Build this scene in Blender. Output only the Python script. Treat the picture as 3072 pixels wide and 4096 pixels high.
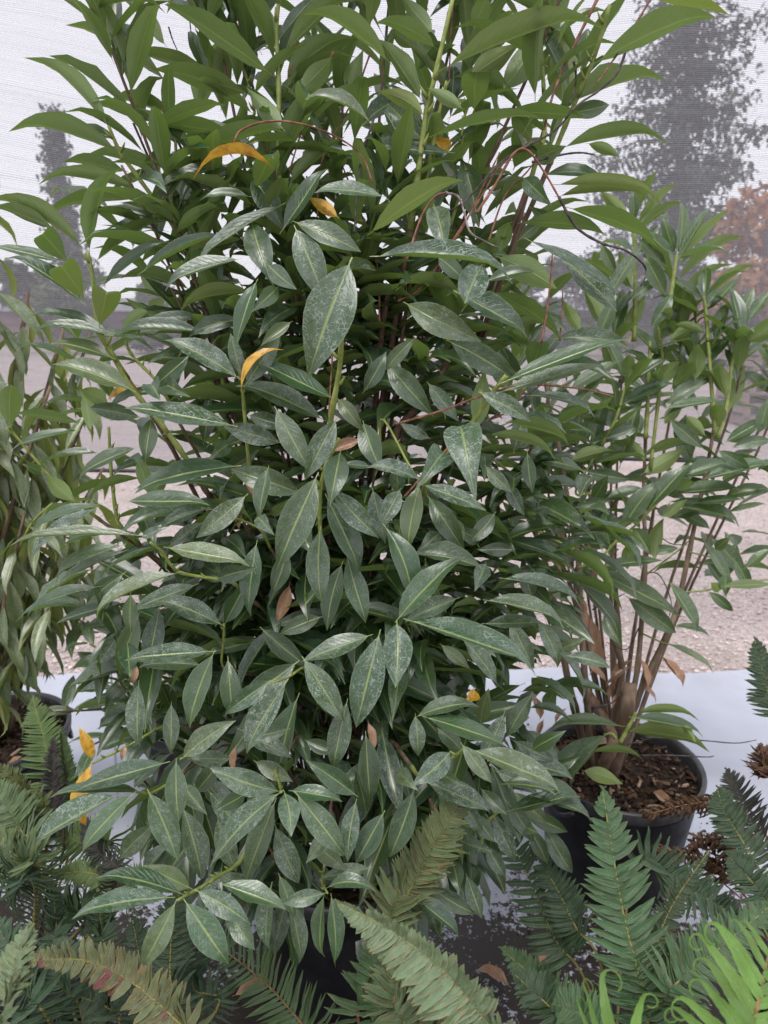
import bpy, math, random
import numpy as np
from mathutils import Vector, Matrix
for o in list(bpy.data.objects): bpy.data.objects.remove(o)
R = math.radians
rnd = random.Random(7)
scene = bpy.context.scene
C = scene.collection

# ------------------------------------------------------------------ camera
PITCH = R(15.7); FPX = 2840.0; CAM = Vector((0, 0, 1.45))
cd = bpy.data.cameras.new('camera'); cam = bpy.data.objects.new('camera', cd); C.objects.link(cam)
cam.location = CAM; cam.rotation_euler = (R(90) - PITCH, 0, 0)
cd.sensor_fit = 'VERTICAL'; cd.sensor_height = 36.0; cd.lens = 36.0 * FPX / 4096
cd.clip_start = 0.02; cd.clip_end = 400
cd.dof.use_dof = True; cd.dof.focus_distance = 1.02; cd.dof.aperture_fstop = 6.5
scene.camera = cam
FW = Vector((0, math.cos(PITCH), -math.sin(PITCH))); UP = Vector((0, math.sin(PITCH), math.cos(PITCH))); RT = Vector((1, 0, 0))

# ------------------------------------------------------------------ sky, sun, exposure
world = bpy.data.worlds.new('World'); scene.world = world; world.use_nodes = True
nt = world.node_tree; nt.nodes.clear()
sky = nt.nodes.new('ShaderNodeTexSky'); sky.sky_type = 'NISHITA'; sky.sun_disc = False
sky.sun_elevation = R(68); sky.sun_rotation = R(200); sky.air_density = 1.0; sky.dust_density = 3.0
mixc = nt.nodes.new('ShaderNodeMix'); mixc.data_type = 'RGBA'; mixc.inputs[0].default_value = 0.9
nt.links.new(sky.outputs[0], mixc.inputs[6]); mixc.inputs[7].default_value = (9.3, 9.2, 9.8, 1)
bg = nt.nodes.new('ShaderNodeBackground'); bg.inputs[1].default_value = 0.092
wo = nt.nodes.new('ShaderNodeOutputWorld')
nt.links.new(mixc.outputs[2], bg.inputs[0]); nt.links.new(bg.outputs[0], wo.inputs[0])
sd = bpy.data.lights.new('sun', 'SUN'); sd.energy = 1.5; sd.angle = R(22); sd.color = (1, 0.97, 0.93)
sun = bpy.data.objects.new('sun', sd); C.objects.link(sun)
# overcast sun: high, from behind the camera and a little to the left
sun.rotation_euler = (R(22), 0, R(-22))
sun.location = (0, 0, 10)
scene.view_settings.view_transform = 'Standard'; scene.view_settings.look = 'None'
scene.view_settings.exposure = 0.72; scene.view_settings.gamma = 1
scene.render.engine = 'CYCLES'
scene.cycles.use_denoising = True
scene.cycles.max_bounces = 5; scene.cycles.diffuse_bounces = 2; scene.cycles.glossy_bounces = 2; scene.cycles.transmission_bounces = 4; scene.cycles.transparent_max_bounces = 8
scene.cycles.use_adaptive_sampling = True; scene.cycles.adaptive_threshold = 0.02

# ------------------------------------------------------------------ helpers
def P(px, py, d):
    return CAM + d * (FW + RT * ((px - 1536) / FPX) + UP * ((2048 - py) / FPX))
def tag(o, label=None, cat=None, group=None, kind=None):
    if label: o['label'] = label
    if cat: o['category'] = cat
    if group: o['group'] = group
    if kind: o['kind'] = kind
    return o
def empty(name, loc):
    o = bpy.data.objects.new(name, None); C.objects.link(o); o.location = loc; o.empty_display_size = .1
    return o
def mesh(name, v, f, uv=None, smooth=True):
    m = bpy.data.meshes.new(name)
    m.from_pydata([tuple(p) for p in v], [], [tuple(q) for q in f])
    if uv is not None:
        l = m.uv_layers.new(name='UVMap')
        idx = np.empty(len(m.loops), dtype=np.int32); m.loops.foreach_get('vertex_index', idx)
        l.data.foreach_set('uv', np.asarray(uv, dtype=np.float32)[idx].ravel())
    if smooth: m.polygons.foreach_set('use_smooth', [True] * len(m.polygons))
    m.update()
    return m
def link(name, me, mat=None, parent=None, M=None):
    o = bpy.data.objects.new(name, me); C.objects.link(o)
    if mat is not None and not me.materials: me.materials.append(mat)
    if parent is not None:
        o.parent = parent
    if M is not None: o.matrix_basis = M
    return o
def world_origin(o):
    v = Vector((0, 0, 0))
    while o is not None:
        v = v + o.location; o = o.parent
    return v
class MB:
    """gathers shapes for one mesh"""
    def __init__(s): s.v = []; s.f = []; s.uv = []
    def add(s, v, f, uv=None):
        n = len(s.v); s.v.extend([tuple(p) for p in v]); s.f.extend([tuple(i + n for i in q) for q in f])
        s.uv.extend(uv if uv is not None else [(0, 0)] * len(v))
        return s
    def box(s, c, h, rot=None):
        c = Vector(c); vs = []
        for x in (-1, 1):
            for y in (-1, 1):
                for z in (-1, 1):
                    p = Vector((x * h[0], y * h[1], z * h[2]))
                    if rot is not None: p = rot @ p
                    vs.append(c + p)
        return s.add(vs, [(0, 1, 3, 2), (4, 6, 7, 5), (0, 4, 5, 1), (2, 3, 7, 6), (0, 2, 6, 4), (1, 5, 7, 3)])
    def tube(s, pts, rad, n=7, cap=True):
        pts = [Vector(p) for p in pts]; m = len(pts); vs = []; fs = []; uv = []
        prev = None
        for i, p in enumerate(pts):
            t = (pts[min(i + 1, m - 1)] - pts[max(i - 1, 0)])
            if t.length < 1e-9: t = Vector((0, 0, 1))
            t.normalize()
            if prev is None:
                a = t.orthogonal().normalized()
            else:
                a = prev - t * prev.dot(t)
                a = a.normalized() if a.length > 1e-6 else t.orthogonal().normalized()
            prev = a; b = t.cross(a)
            r = rad[i] if hasattr(rad, '__len__') else rad
            for k in range(n):
                an = 2 * math.pi * k / n
                vs.append(p + (a * math.cos(an) + b * math.sin(an)) * r); uv.append((i / max(1, m - 1), k / n))
        for i in range(m - 1):
            for k in range(n):
                k2 = (k + 1) % n
                fs.append((i * n + k, i * n + k2, (i + 1) * n + k2, (i + 1) * n + k))
        if cap:
            fs.append(tuple(range(n - 1, -1, -1))); fs.append(tuple((m - 1) * n + k for k in range(n)))
        return s.add(vs, fs, uv)
    def lathe(s, prof, n=40, c=(0, 0, 0)):
        vs = []; fs = []
        for r, z in prof:
            for k in range(n):
                a = 2 * math.pi * k / n
                vs.append((c[0] + r * math.cos(a), c[1] + r * math.sin(a), c[2] + z))
        for i in range(len(prof) - 1):
            for k in range(n):
                k2 = (k + 1) % n
                fs.append((i * n + k, i * n + k2, (i + 1) * n + k2, (i + 1) * n + k))
        return s.add(vs, fs)
    def build(s, name, mat, parent=None, smooth=True, off=None):
        v = s.v
        if off is not None: v = [(p[0] - off[0], p[1] - off[1], p[2] - off[2]) for p in v]
        return link(name, mesh(name, v, s.f, s.uv, smooth), mat, parent)
def spline(pts, n):
    """Catmull-Rom through pts, n samples in all"""
    p = [Vector(q) for q in pts]
    if len(p) == 2: return [p[0].lerp(p[1], i / (n - 1)) for i in range(n)]
    q = [p[0] * 2 - p[1]] + p + [p[-1] * 2 - p[-2]]; out = []
    for i in range(n):
        t = i / (n - 1) * (len(p) - 1); k = min(int(t), len(p) - 2); t -= k
        a, b, c, d = q[k], q[k + 1], q[k + 2], q[k + 3]
        out.append(0.5 * ((2 * b) + (c - a) * t + (2 * a - 5 * b + 4 * c - d) * t * t + (3 * b - a - 3 * c + d) * t ** 3))
    return out

# ------------------------------------------------------------------ materials
class NT:
    def __init__(s, name):
        s.m = bpy.data.materials.new(name); s.m.use_nodes = True; s.t = s.m.node_tree; s.t.nodes.clear()
        s.out = s.n('ShaderNodeOutputMaterial')
    def n(s, ty, **kw):
        x = s.t.nodes.new(ty)
        for k, v in kw.items(): setattr(x, k, v)
        return x
    def l(s, a, b): s.t.links.new(a, b)
    def put(s, sock, v):
        if hasattr(v, 'links'): s.l(v, sock)
        elif isinstance(v, (tuple, list)) and len(v) == 3 and sock.type == 'RGBA': sock.default_value = (*v, 1)
        else: sock.default_value = v
    def math(s, op, a, b=0.0, clamp=False):
        x = s.n('ShaderNodeMath', operation=op); x.use_clamp = clamp; s.put(x.inputs[0], a); s.put(x.inputs[1], b); return x.outputs[0]
    def mix(s, f, a, b, mode='MIX'):
        x = s.n('ShaderNodeMix', data_type='RGBA', blend_type=mode); s.put(x.inputs[0], f); s.put(x.inputs[6], a); s.put(x.inputs[7], b); return x.outputs[2]
    def step(s, v, a, b):
        x = s.n('ShaderNodeMapRange'); x.interpolation_type = 'SMOOTHSTEP'; s.put(x.inputs[0], v); s.put(x.inputs[1], a); s.put(x.inputs[2], b); return x.outputs[0]
    def noise(s, vec, scale, detail=3, dim='3D', w=None, rough=.55):
        x = s.n('ShaderNodeTexNoise', noise_dimensions=dim); x.inputs['Scale'].default_value = scale; x.inputs['Detail'].default_value = detail
        x.inputs['Roughness'].default_value = rough
        if vec is not None: s.l(vec, x.inputs['Vector'])
        if w is not None: s.put(x.inputs['W'], w)
        return x.outputs[0]
    def bsdf(s, col, rough, spec=.5, **kw):
        b = s.n('ShaderNodeBsdfPrincipled'); s.put(b.inputs['Base Color'], col); s.put(b.inputs['Roughness'], rough); s.put(b.inputs['Specular IOR Level'], spec)
        for k, v in kw.items(): s.put(b.inputs[k], v)
        return b
    def bump(s, h, strength, dist):
        x = s.n('ShaderNodeBump'); s.put(x.inputs['Height'], h); x.inputs['Strength'].default_value = strength; x.inputs['Distance'].default_value = dist; return x.outputs[0]
    def done(s, sh): s.l(sh, s.out.inputs[0]); return s.m

def leaf_material(name, attr=False):
    """two-sided broad leaf. Per-leaf data (r tone, g hard-water spots, b yellowness, a hue of dead leaf) comes from the object colour or a mesh attribute"""
    N = NT(name)
    uv = N.n('ShaderNodeUVMap').outputs[0]
    if attr:
        a = N.n('ShaderNodeAttribute', attribute_name='leafdata'); col = a.outputs['Color']; al = a.outputs['Alpha']
        sid = N.n('ShaderNodeAttribute', attribute_name='leafid').outputs['Fac']
    else:
        a = N.n('ShaderNodeObjectInfo'); col = a.outputs['Color']; al = a.outputs['Alpha']; sid = N.math('MULTIPLY', a.outputs['Random'], 91.0)
    sc = N.n('ShaderNodeSeparateColor'); N.l(col, sc.inputs[0]); tone, spot, yel = sc.outputs[0], sc.outputs[1], sc.outputs[2]
    sx = N.n('ShaderNodeSeparateXYZ'); N.l(uv, sx.inputs[0]); u, v = sx.outputs[0], sx.outputs[1]
    av = N.math('ABSOLUTE', N.math('SUBTRACT', v, .5))          # 0 at the midrib, .5 at the margin
    rib = N.math('SUBTRACT', 1.0, N.step(av, .012, .05))
    cx = N.n('ShaderNodeCombineXYZ'); N.l(N.math('MULTIPLY', u, 2.7), cx.inputs[0]); N.l(v, cx.inputs[1]); N.l(sid, cx.inputs[2]); g = cx.outputs[0]
    # lateral veins, arching towards the tip
    nz = N.noise(g, 2.2, 2)
    ph = N.math('ADD', N.math('SUBTRACT', N.math('MULTIPLY', u, 11.0), N.math('MULTIPLY', av, 5.5)), N.math('MULTIPLY', nz, .8))
    tri = N.math('ABSOLUTE', N.math('SUBTRACT', N.math('FRACT', ph), .5))
    vein = N.math('MULTIPLY', N.math('SUBTRACT', 1.0, N.step(tri, .02, .10)), N.math('SUBTRACT', 1.0, N.step(av, .25, .48)))
    bl = N.noise(g, 3.0, 4)
    # upper side
    top = N.mix(tone, (.007, .027, .013), (.026, .085, .026))
    top = N.mix(N.math('MULTIPLY', bl, .45), top, (.020, .046, .024))
    top = N.mix(N.math('MULTIPLY', yel, 1.0), top, (.25, .28, .10))
    top = N.mix(N.math('MULTIPLY', vein, .30), top, (.13, .20, .09))
    top = N.mix(N.math('MULTIPLY', rib, .85), top, (.27, .34, .10))
    # dried spray residue: broken network of rings and specks
    vo = N.n('ShaderNodeTexVoronoi', voronoi_dimensions='3D', feature='DISTANCE_TO_EDGE'); N.l(g, vo.inputs['Vector']); vo.inputs['Scale'].default_value = 11
    net = N.math('SUBTRACT', 1.0, N.step(vo.outputs[0], .01, .11))
    pm = N.math('MULTIPLY', N.step(N.noise(g, 6.0, 4, rough=.7), .42, .60), N.step(N.noise(g, 1.3, 2), .26, .50))
    vd = N.n('ShaderNodeTexVoronoi', voronoi_dimensions='3D'); N.l(g, vd.inputs['Vector']); vd.inputs['Scale'].default_value = 17
    dots = N.math('SUBTRACT', 1.0, N.step(vd.outputs[0], .12, .3))
    film = N.math('MULTIPLY', N.step(N.noise(g, 1.6, 5, rough=.65), .40, .66), .22)
    res = N.math('ADD', N.math('MULTIPLY', net, pm), N.math('MULTIPLY', dots, .35), True)
    res = N.math('ADD', N.math('MULTIPLY', res, 1.0), film, True)
    res = N.math('MULTIPLY', res, N.math('MULTIPLY', spot, .9))
    res = N.math('MULTIPLY', res, N.math('SUBTRACT', 1.0, N.math('MULTIPLY', rib, .7)))
    top = N.mix(res, top, (.42, .49, .46))
    edge = N.step(av, .465, .495)
    top = N.mix(N.math('MULTIPLY', edge, .35), top, (.22, .28, .17))
    # under side
    und = N.mix(tone, (.090, .155, .042), (.180, .270, .085))
    und = N.mix(N.math('MULTIPLY', bl, .3), und, (.10, .145, .05))
    und = N.mix(yel, und, (.34, .33, .06))
    und = N.mix(N.math('MULTIPLY', vein, .15), und, (.17, .23, .08))
    und = N.mix(N.math('MULTIPLY', rib, .75), und, (.26, .32, .11))
    bf = N.n('ShaderNodeNewGeometry').outputs['Backfacing']
    c = N.mix(bf, top, und)
    # dead or yellow leaves (alpha below 1): 0 = brown, .5 = golden yellow
    dead = N.mix(N.step(al, .1, .45), N.mix(bl, (.22, .09, .045), (.52, .33, .20)), N.mix(N.step(bl, .3, .6), (.42, .19, .025), (.68, .40, .035)))
    isd = N.math('SUBTRACT', 1.0, N.step(al, .6, .9))
    c = N.mix(isd, c, dead)
    rough = N.math('ADD', N.math('ADD', .24, N.math('MULTIPLY', bf, .22)), N.math('ADD', N.math('MULTIPLY', res, .35), N.math('MULTIPLY', bl, .14)))
    h = N.math('ADD', N.math('SUBTRACT', N.math('MULTIPLY', bl, .5), N.math('MULTIPLY', vein, .35)), N.math('MULTIPLY', rib, -.8))
    b = N.bsdf(c, rough, .85)
    if not attr: N.l(N.bump(h, .35, .004), b.inputs['Normal'])
    t = N.n('ShaderNodeBsdfTranslucent'); N.put(t.inputs[0], N.mix(isd, N.mix(.65, c, (.24, .40, .055)), dead))
    mx = N.n('ShaderNodeMixShader'); mx.inputs[0].default_value = .26; N.l(b.outputs[0], mx.inputs[1]); N.l(t.outputs[0], mx.inputs[2])
    return N.done(mx.outputs[0])

def frond_material(name, attr=False):
    """fern leaflet: rgb of the object colour is the green, alpha below 1 adds tan margins and rusty patches"""
    N = NT(name)
    if attr:
        a = N.n('ShaderNodeAttribute', attribute_name='leafdata'); sid = N.n('ShaderNodeAttribute', attribute_name='leafid').outputs['Fac']
    else:
        a = N.n('ShaderNodeObjectInfo'); sid = N.math('MULTIPLY', a.outputs['Random'], 53.0)
    uv = N.n('ShaderNodeUVMap').outputs[0]
    sx = N.n('ShaderNodeSeparateXYZ'); N.l(uv, sx.inputs[0]); u, v = sx.outputs[0], sx.outputs[1]
    av = N.math('ABSOLUTE', N.math('SUBTRACT', v, .5))
    cx = N.n('ShaderNodeCombineXYZ'); N.l(N.math('MULTIPLY', u, 4.0), cx.inputs[0]); N.l(v, cx.inputs[1]); N.l(sid, cx.inputs[2]); g = cx.outputs[0]
    bl = N.noise(g, 2.5, 4)
    c = N.mix(N.math('MULTIPLY', bl, .8), a.outputs['Color'], N.mix(.55, a.outputs['Color'], (.02, .04, .02)))
    rib = N.math('SUBTRACT', 1.0, N.step(av, .02, .07))
    c = N.mix(N.math('MULTIPLY', rib, .35), c, (.20, .26, .10))
    tri = N.math('ABSOLUTE', N.math('SUBTRACT', N.math('FRACT', N.math('SUBTRACT', N.math('MULTIPLY', u, 16), N.math('MULTIPLY', av, 6))), .5))
    c = N.mix(N.math('MULTIPLY', N.math('SUBTRACT', 1.0, N.step(tri, .05, .2)), .16), c, (.015, .03, .015))
    old = N.math('SUBTRACT', 1.0, a.outputs['Alpha'])
    mar = N.math('MAXIMUM', N.math('MULTIPLY', N.step(av, .36, .47), .75), N.step(u, .86, .99))
    c = N.mix(N.math('MULTIPLY', N.math('MULTIPLY', mar, old), N.step(bl, .3, .55)), c, (.42, .23, .08))
    pat = N.step(N.noise(g, 1.1, 3), .56, .68)
    c = N.mix(N.math('MULTIPLY', N.math('MULTIPLY', pat, old), .7), c, (.26, .12, .05))
    sp = N.step(N.noise(g, 9, 2), .64, .72)
    c = N.mix(N.math('MULTIPLY', sp, .5), c, (.34, .40, .30))
    b = N.bsdf(c, N.math('ADD', .38, N.math('MULTIPLY', bl, .2)), .45)
    h = N.math('ADD', N.math('MULTIPLY', tri, .5), N.math('MULTIPLY', rib, -.6)); N.l(N.bump(h, .5, .002), b.inputs['Normal'])
    t = N.n('ShaderNodeBsdfTranslucent'); N.l(N.mix(.3, c, (.15, .22, .02)), t.inputs[0])
    mx = N.n('ShaderNodeMixShader'); mx.inputs[0].default_value = .18; N.l(b.outputs[0], mx.inputs[1]); N.l(t.outputs[0], mx.inputs[2])
    return N.done(mx.outputs[0])

def mottled(name, c1, c2, scale, rough=.7, spec=.3, bump=.4, bdist=.003, detail=5, stretch=None, c3=None):
    N = NT(name)
    co = N.n('ShaderNodeTexCoord').outputs['Object']
    if stretch:
        mp = N.n('ShaderNodeMapping'); N.l(co, mp.inputs[0]); mp.inputs['Scale'].default_value = stretch; co = mp.outputs[0]
    n1 = N.noise(co, scale, detail); f = N.step(n1, .34, .66)
    c = N.mix(f, c1, c2)
    if c3: c = N.mix(N.step(N.noise(co, scale * .31, 4), .54, .66), c, c3)
    b = N.bsdf(c, rough, spec)
    if bump: N.l(N.bump(n1, bump, bdist), b.inputs['Normal'])
    return N.done(b.outputs[0])

M = {}
M['leaf'] = leaf_material('laurel_leaf')
M['leaf_mass'] = leaf_material('laurel_leaf_mass', True)
M['frond'] = frond_material('fern_leaflet'); M['frond_mass'] = frond_material('fern_leaflet_mass', True)
M['shoot'] = mottled('green_shoot', (.16, .20, .045), (.24, .28, .08), 60, .5)
M['stem'] = mottled('laurel_bark', (.085, .05, .032), (.17, .115, .08), 45, .75, .25, .7, .004, stretch=(1, 1, .35))
M['stem_pale'] = mottled('laurel_bark_pale', (.13, .085, .06), (.24, .18, .13), 40, .75, .25, .7, .004, stretch=(1, 1, .35), c3=(.10, .07, .045))
M['twig_red'] = mottled('dry_red_twig', (.12, .045, .030), (.25, .115, .08), 90, .65, .3, .6, .002)
M['twig_dark'] = mottled('dry_dark_twig', (.022, .016, .018), (.10, .08, .08), 70, .7, .3, .6, .002)
M['twig_grey'] = mottled('dry_grey_twig', (.06, .045, .045), (.32, .28, .27), 50, .7, .3, .6, .002)
M['rachis'] = mottled('fern_rachis', (.17, .17, .04), (.25, .20, .07), 80, .6)
M['rachis_brown'] = mottled('fern_rachis_brown', (.13, .065, .03), (.26, .15, .075), 120, .75, .2, .8, .002)
M['rachis_dead'] = mottled('fern_rachis_dead', (.03, .02, .02), (.07, .045, .035), 80, .7)
M['pot'] = mottled('black_plastic', (.008, .008, .010), (.014, .014, .017), 25, .5, .22, .25, .002, c3=(.020, .019, .020))
M['rim'] = mottled('worn_black_plastic', (.022, .022, .025), (.055, .055, .060), 30, .42, .5, .2, .002)
M['soil'] = mottled('potting_soil', (.012, .008, .006), (.05, .032, .022), 70, .95, .2, 1, .01)
M['chip'] = mottled('bark_chip', (.03, .017, .011), (.12, .072, .045), 25, .85, .2, .5, .003)
M['chip_pale'] = mottled('pale_bark_chip', (.16, .10, .07), (.36, .26, .19), 25, .85, .2, .5, .003)
M['crumb'] = mottled('soil_crumb', (.010, .008, .007), (.04, .028, .02), 60, .9, .2, .5, .003)
M['wood'] = mottled('weathered_pallet_wood', (.20, .14, .11), (.36, .27, .21), 9, .85, .2, .5, .006, stretch=(1, 6, 6))
M['tub'] = mottled('dark_tub', (.03, .03, .038), (.05, .05, .06), 6, .5)
M['shed'] = mottled('shed_siding', (.17, .12, .12), (.24, .18, .17), 1.2, .8, stretch=(1, 1, 4))
M['shedroof'] = mottled('shed_roof', (.16, .16, .18), (.25, .25, .28), 1.5, .6)
M['needle'] = mottled('conifer_foliage', (.030, .046, .030), (.075, .100, .058), .8, .8, .2, 0)
M['rust'] = mottled('autumn_foliage', (.28, .12, .05), (.42, .22, .09), .9, .8, .2, 0, c3=(.16, .10, .05))
M['hedge'] = mottled('hedge_foliage', (.035, .06, .02), (.09, .12, .04), .9, .8, .2, 0, c3=(.30, .17, .04))
M['bark'] = mottled('tree_bark', (.06, .045, .035), (.12, .09, .07), 5, .9)
M['tag'] = mottled('white_plastic', (.72, .73, .76), (.80, .81, .84), 12, .4, .5, 0)
M['pipe'] = mottled('black_pipe', (.02, .02, .022), (.04, .04, .042), 20, .5)

# ------------------------------------------------------------------ ground
def gravel_mat():
    N = NT('pink_grey_gravel'); co = N.n('ShaderNodeTexCoord').outputs['Object']
    vo = N.n('ShaderNodeTexVoronoi'); N.l(co, vo.inputs['Vector']); vo.inputs['Scale'].default_value = 85
    n1 = N.noise(co, 1.1, 6); n2 = N.noise(co, 18, 4)
    sp = N.n('ShaderNodeSeparateColor'); N.l(vo.outputs['Color'], sp.inputs[0])
    c = N.mix(sp.outputs[0], (.34, .29, .28), (.64, .565, .56))
    c = N.mix(N.math('MULTIPLY', sp.outputs[1], .35), c, (.50, .36, .32))
    c = N.mix(N.math('MULTIPLY', N.step(n1, .50, .66), .5), c, (.32, .27, .25))
    c = N.mix(N.math('MULTIPLY', n2, .3), c, (.22, .18, .16))
    b = N.bsdf(c, .85, .3); N.l(N.bump(N.math('ADD', vo.outputs[0], n2), .8, .02), b.inputs['Normal'])
    return N.done(b.outputs[0])
M['gravel'] = gravel_mat()
def fabric_mat():
    N = NT('white_ground_fabric'); co = N.n('ShaderNodeTexCoord').outputs['Object']
    sx = N.n('ShaderNodeSeparateXYZ'); N.l(co, sx.inputs[0])
    wv = N.math('ADD', N.math('SINE', N.math('MULTIPLY', sx.outputs[0], 1500.0)), N.math('SINE', N.math('MULTIPLY', sx.outputs[1], 1500.0)))
    n1 = N.noise(co, 2.4, 6); n2 = N.noise(co, 70, 4, rough=.7); n3 = N.noise(co, 6.5, 5)
    c = N.mix(n3, (.30, .32, .38), (.42, .44, .51))
    c = N.mix(N.math('MULTIPLY', N.step(n1, .50, .70), .35), c, (.28, .27, .29))
    # spilt potting soil: crumbs thick towards the plants in front, thin further back
    near = N.math('SUBTRACT', 1.0, N.step(sx.outputs[1], 1.15, 1.95))
    thr = N.math('SUBTRACT', .68, N.math('MULTIPLY', near, .31))
    dirt = N.step(N.math('ADD', N.math('MULTIPLY', n2, .55), N.math('MULTIPLY', n3, .45)), thr, N.math('ADD', thr, .05))
    c = N.mix(dirt, c, (.022, .016, .013))
    b = N.bsdf(c, N.math('SUBTRACT', .55, N.math('MULTIPLY', N.step(n1, .4, .7), .2)), .4); N.l(N.bump(N.math('ADD', N.math('MULTIPLY', wv, .08), N.math('MULTIPLY', dirt, .7)), .4, .004), b.inputs['Normal'])
    return N.done(b.outputs[0])
M['fabric'] = fabric_mat()

g = MB(); n = 24
for (x0, x1, y0, y1) in ((-150, 150, -20, 300),):
    g.add([(x0, y0, 0), (x1, y0, 0), (x1, y1, 0), (x0, y1, 0)], [(0, 1, 2, 3)])
tag(g.build('gravel_ground', M['gravel'], smooth=False), 'pinkish grey gravel yard stretching away behind the shrubs', 'ground', kind='structure')
def fabric_edge(x): return 2.66 + .035 * math.sin(x * 3.1 + .4) + .02 * math.sin(x * 9.3) + .03 * x
v = []; f = []; nx, ny = 90, 60
r2 = random.Random(3)
for j in range(ny + 1):
    for i in range(nx + 1):
        x = -3.2 + 6.4 * i / nx; ye = fabric_edge(x); y = -.6 + (ye + .6) * j / ny
        z = .006 + .006 * max(0, math.sin(x * 4 + y * 2.3) * math.sin(y * 5 - x)) + .004 * math.sin(x * 13 + y * 3) * math.sin(y * 9)
        ridge = math.exp(-((y - 1.50 - .03 * math.sin(x * 7)) / .018) ** 2) * (.022 if -.1 < x < .9 else .01)
        z = max(.005, z) + ridge
        v.append((x, y, z))
for j in range(ny):
    for i in range(nx):
        a = j * (nx + 1) + i; f.append((a, a + 1, a + nx + 2, a + nx + 1))
fo = link('ground_fabric', mesh('ground_fabric', v, f), M['fabric']); tag(fo, 'white woven ground cover cloth with spilt dark soil', 'ground cover', kind='structure')

# loose stones of the yard (uncountable)
pr = np.random.RandomState(5)
ico_v = np.array([(0, 0, 1), (.89, 0, .45), (.28, .85, .45), (-.72, .53, .45), (-.72, -.53, .45), (.28, -.85, .45), (.72, .53, -.3), (-.28, .85, -.3), (-.89, 0, -.3), (-.28, -.85, -.3), (.72, -.53, -.3)])
ico_f = [(0, 1, 2), (0, 2, 3), (0, 3, 4), (0, 4, 5), (0, 5, 1), (1, 6, 2), (2, 7, 3), (3, 8, 4), (4, 9, 5), (5, 10, 1), (6, 7, 2), (7, 8, 3), (8, 9, 4), (9, 10, 5), (10, 6, 1)]
def scatter(name, pts, sizes, mat, parent=None, flat=.6, off=(0, 0, 0)):
    V = []; F = []
    for i, (p, s) in enumerate(zip(pts, sizes)):
        a = pr.rand() * 6.28; ca, sa = math.cos(a), math.sin(a)
        q = ico_v * (1 + .35 * (pr.rand(11, 1) - .5)) * np.array([s, s * (.6 + .4 * pr.rand()), s * flat])
        q = np.stack([q[:, 0] * ca - q[:, 1] * sa, q[:, 0] * sa + q[:, 1] * ca, q[:, 2]], 1) + np.array(p) - np.array(off)
        V.extend(q.tolist()); F.extend([(a0 + 11 * i, b0 + 11 * i, c0 + 11 * i) for a0, b0, c0 in ico_f])
    return link(name, mesh(name, V, F, None, False), mat, parent)
def stone_mat():
    N = NT('gravel_stone'); vo = N.n('ShaderNodeTexVoronoi'); vo.inputs['Scale'].default_value = 40
    N.l(N.n('ShaderNodeTexCoord').outputs['Object'], vo.inputs['Vector']); sp = N.n('ShaderNodeSeparateColor'); N.l(vo.outputs['Color'], sp.inputs[0])
    c = N.mix(sp.outputs[0], (.28, .235, .23), (.64, .565, .55)); c = N.mix(N.math('MULTIPLY', sp.outputs[1], .4), c, (.38, .25, .21))
    return N.done(N.bsdf(c, .85, .3).outputs[0])
M['stone'] = stone_mat()
pts = []; sz = []
for i in range(7000):
    y = 2.6 + 4.2 * pr.rand() ** 1.7; x = (pr.rand() * 2 - 1) * (.66 * y + .1)
    if y < fabric_edge(x) + .01: continue
    pts.append((x, y, .003)); sz.append(.005 + .011 * pr.rand() ** 2)
tag(scatter('loose_gravel', pts, sz, M['stone']), 'loose pinkish gravel stones along the edge of the cloth', 'gravel', kind='stuff')
pts = []; sz = []
for i in range(2600):
    y = 1.1 + 1.3 * pr.rand() ** 1.5; x = (pr.rand() * 2 - 1) * .95
    k = math.sin(x * 7.3 + 1) * math.sin(y * 8.1) + math.sin(x * 17 + y * 11) * .6
    if k < .1 + (y - 1.1) * .5: continue
    pts.append((x, y, .014)); sz.append(.0015 + .0055 * pr.rand() ** 3)
tag(scatter('soil_crumbs', pts, sz, M['crumb']), 'dark crumbs of potting soil spilt over the white cloth', 'soil', kind='stuff')

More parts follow.
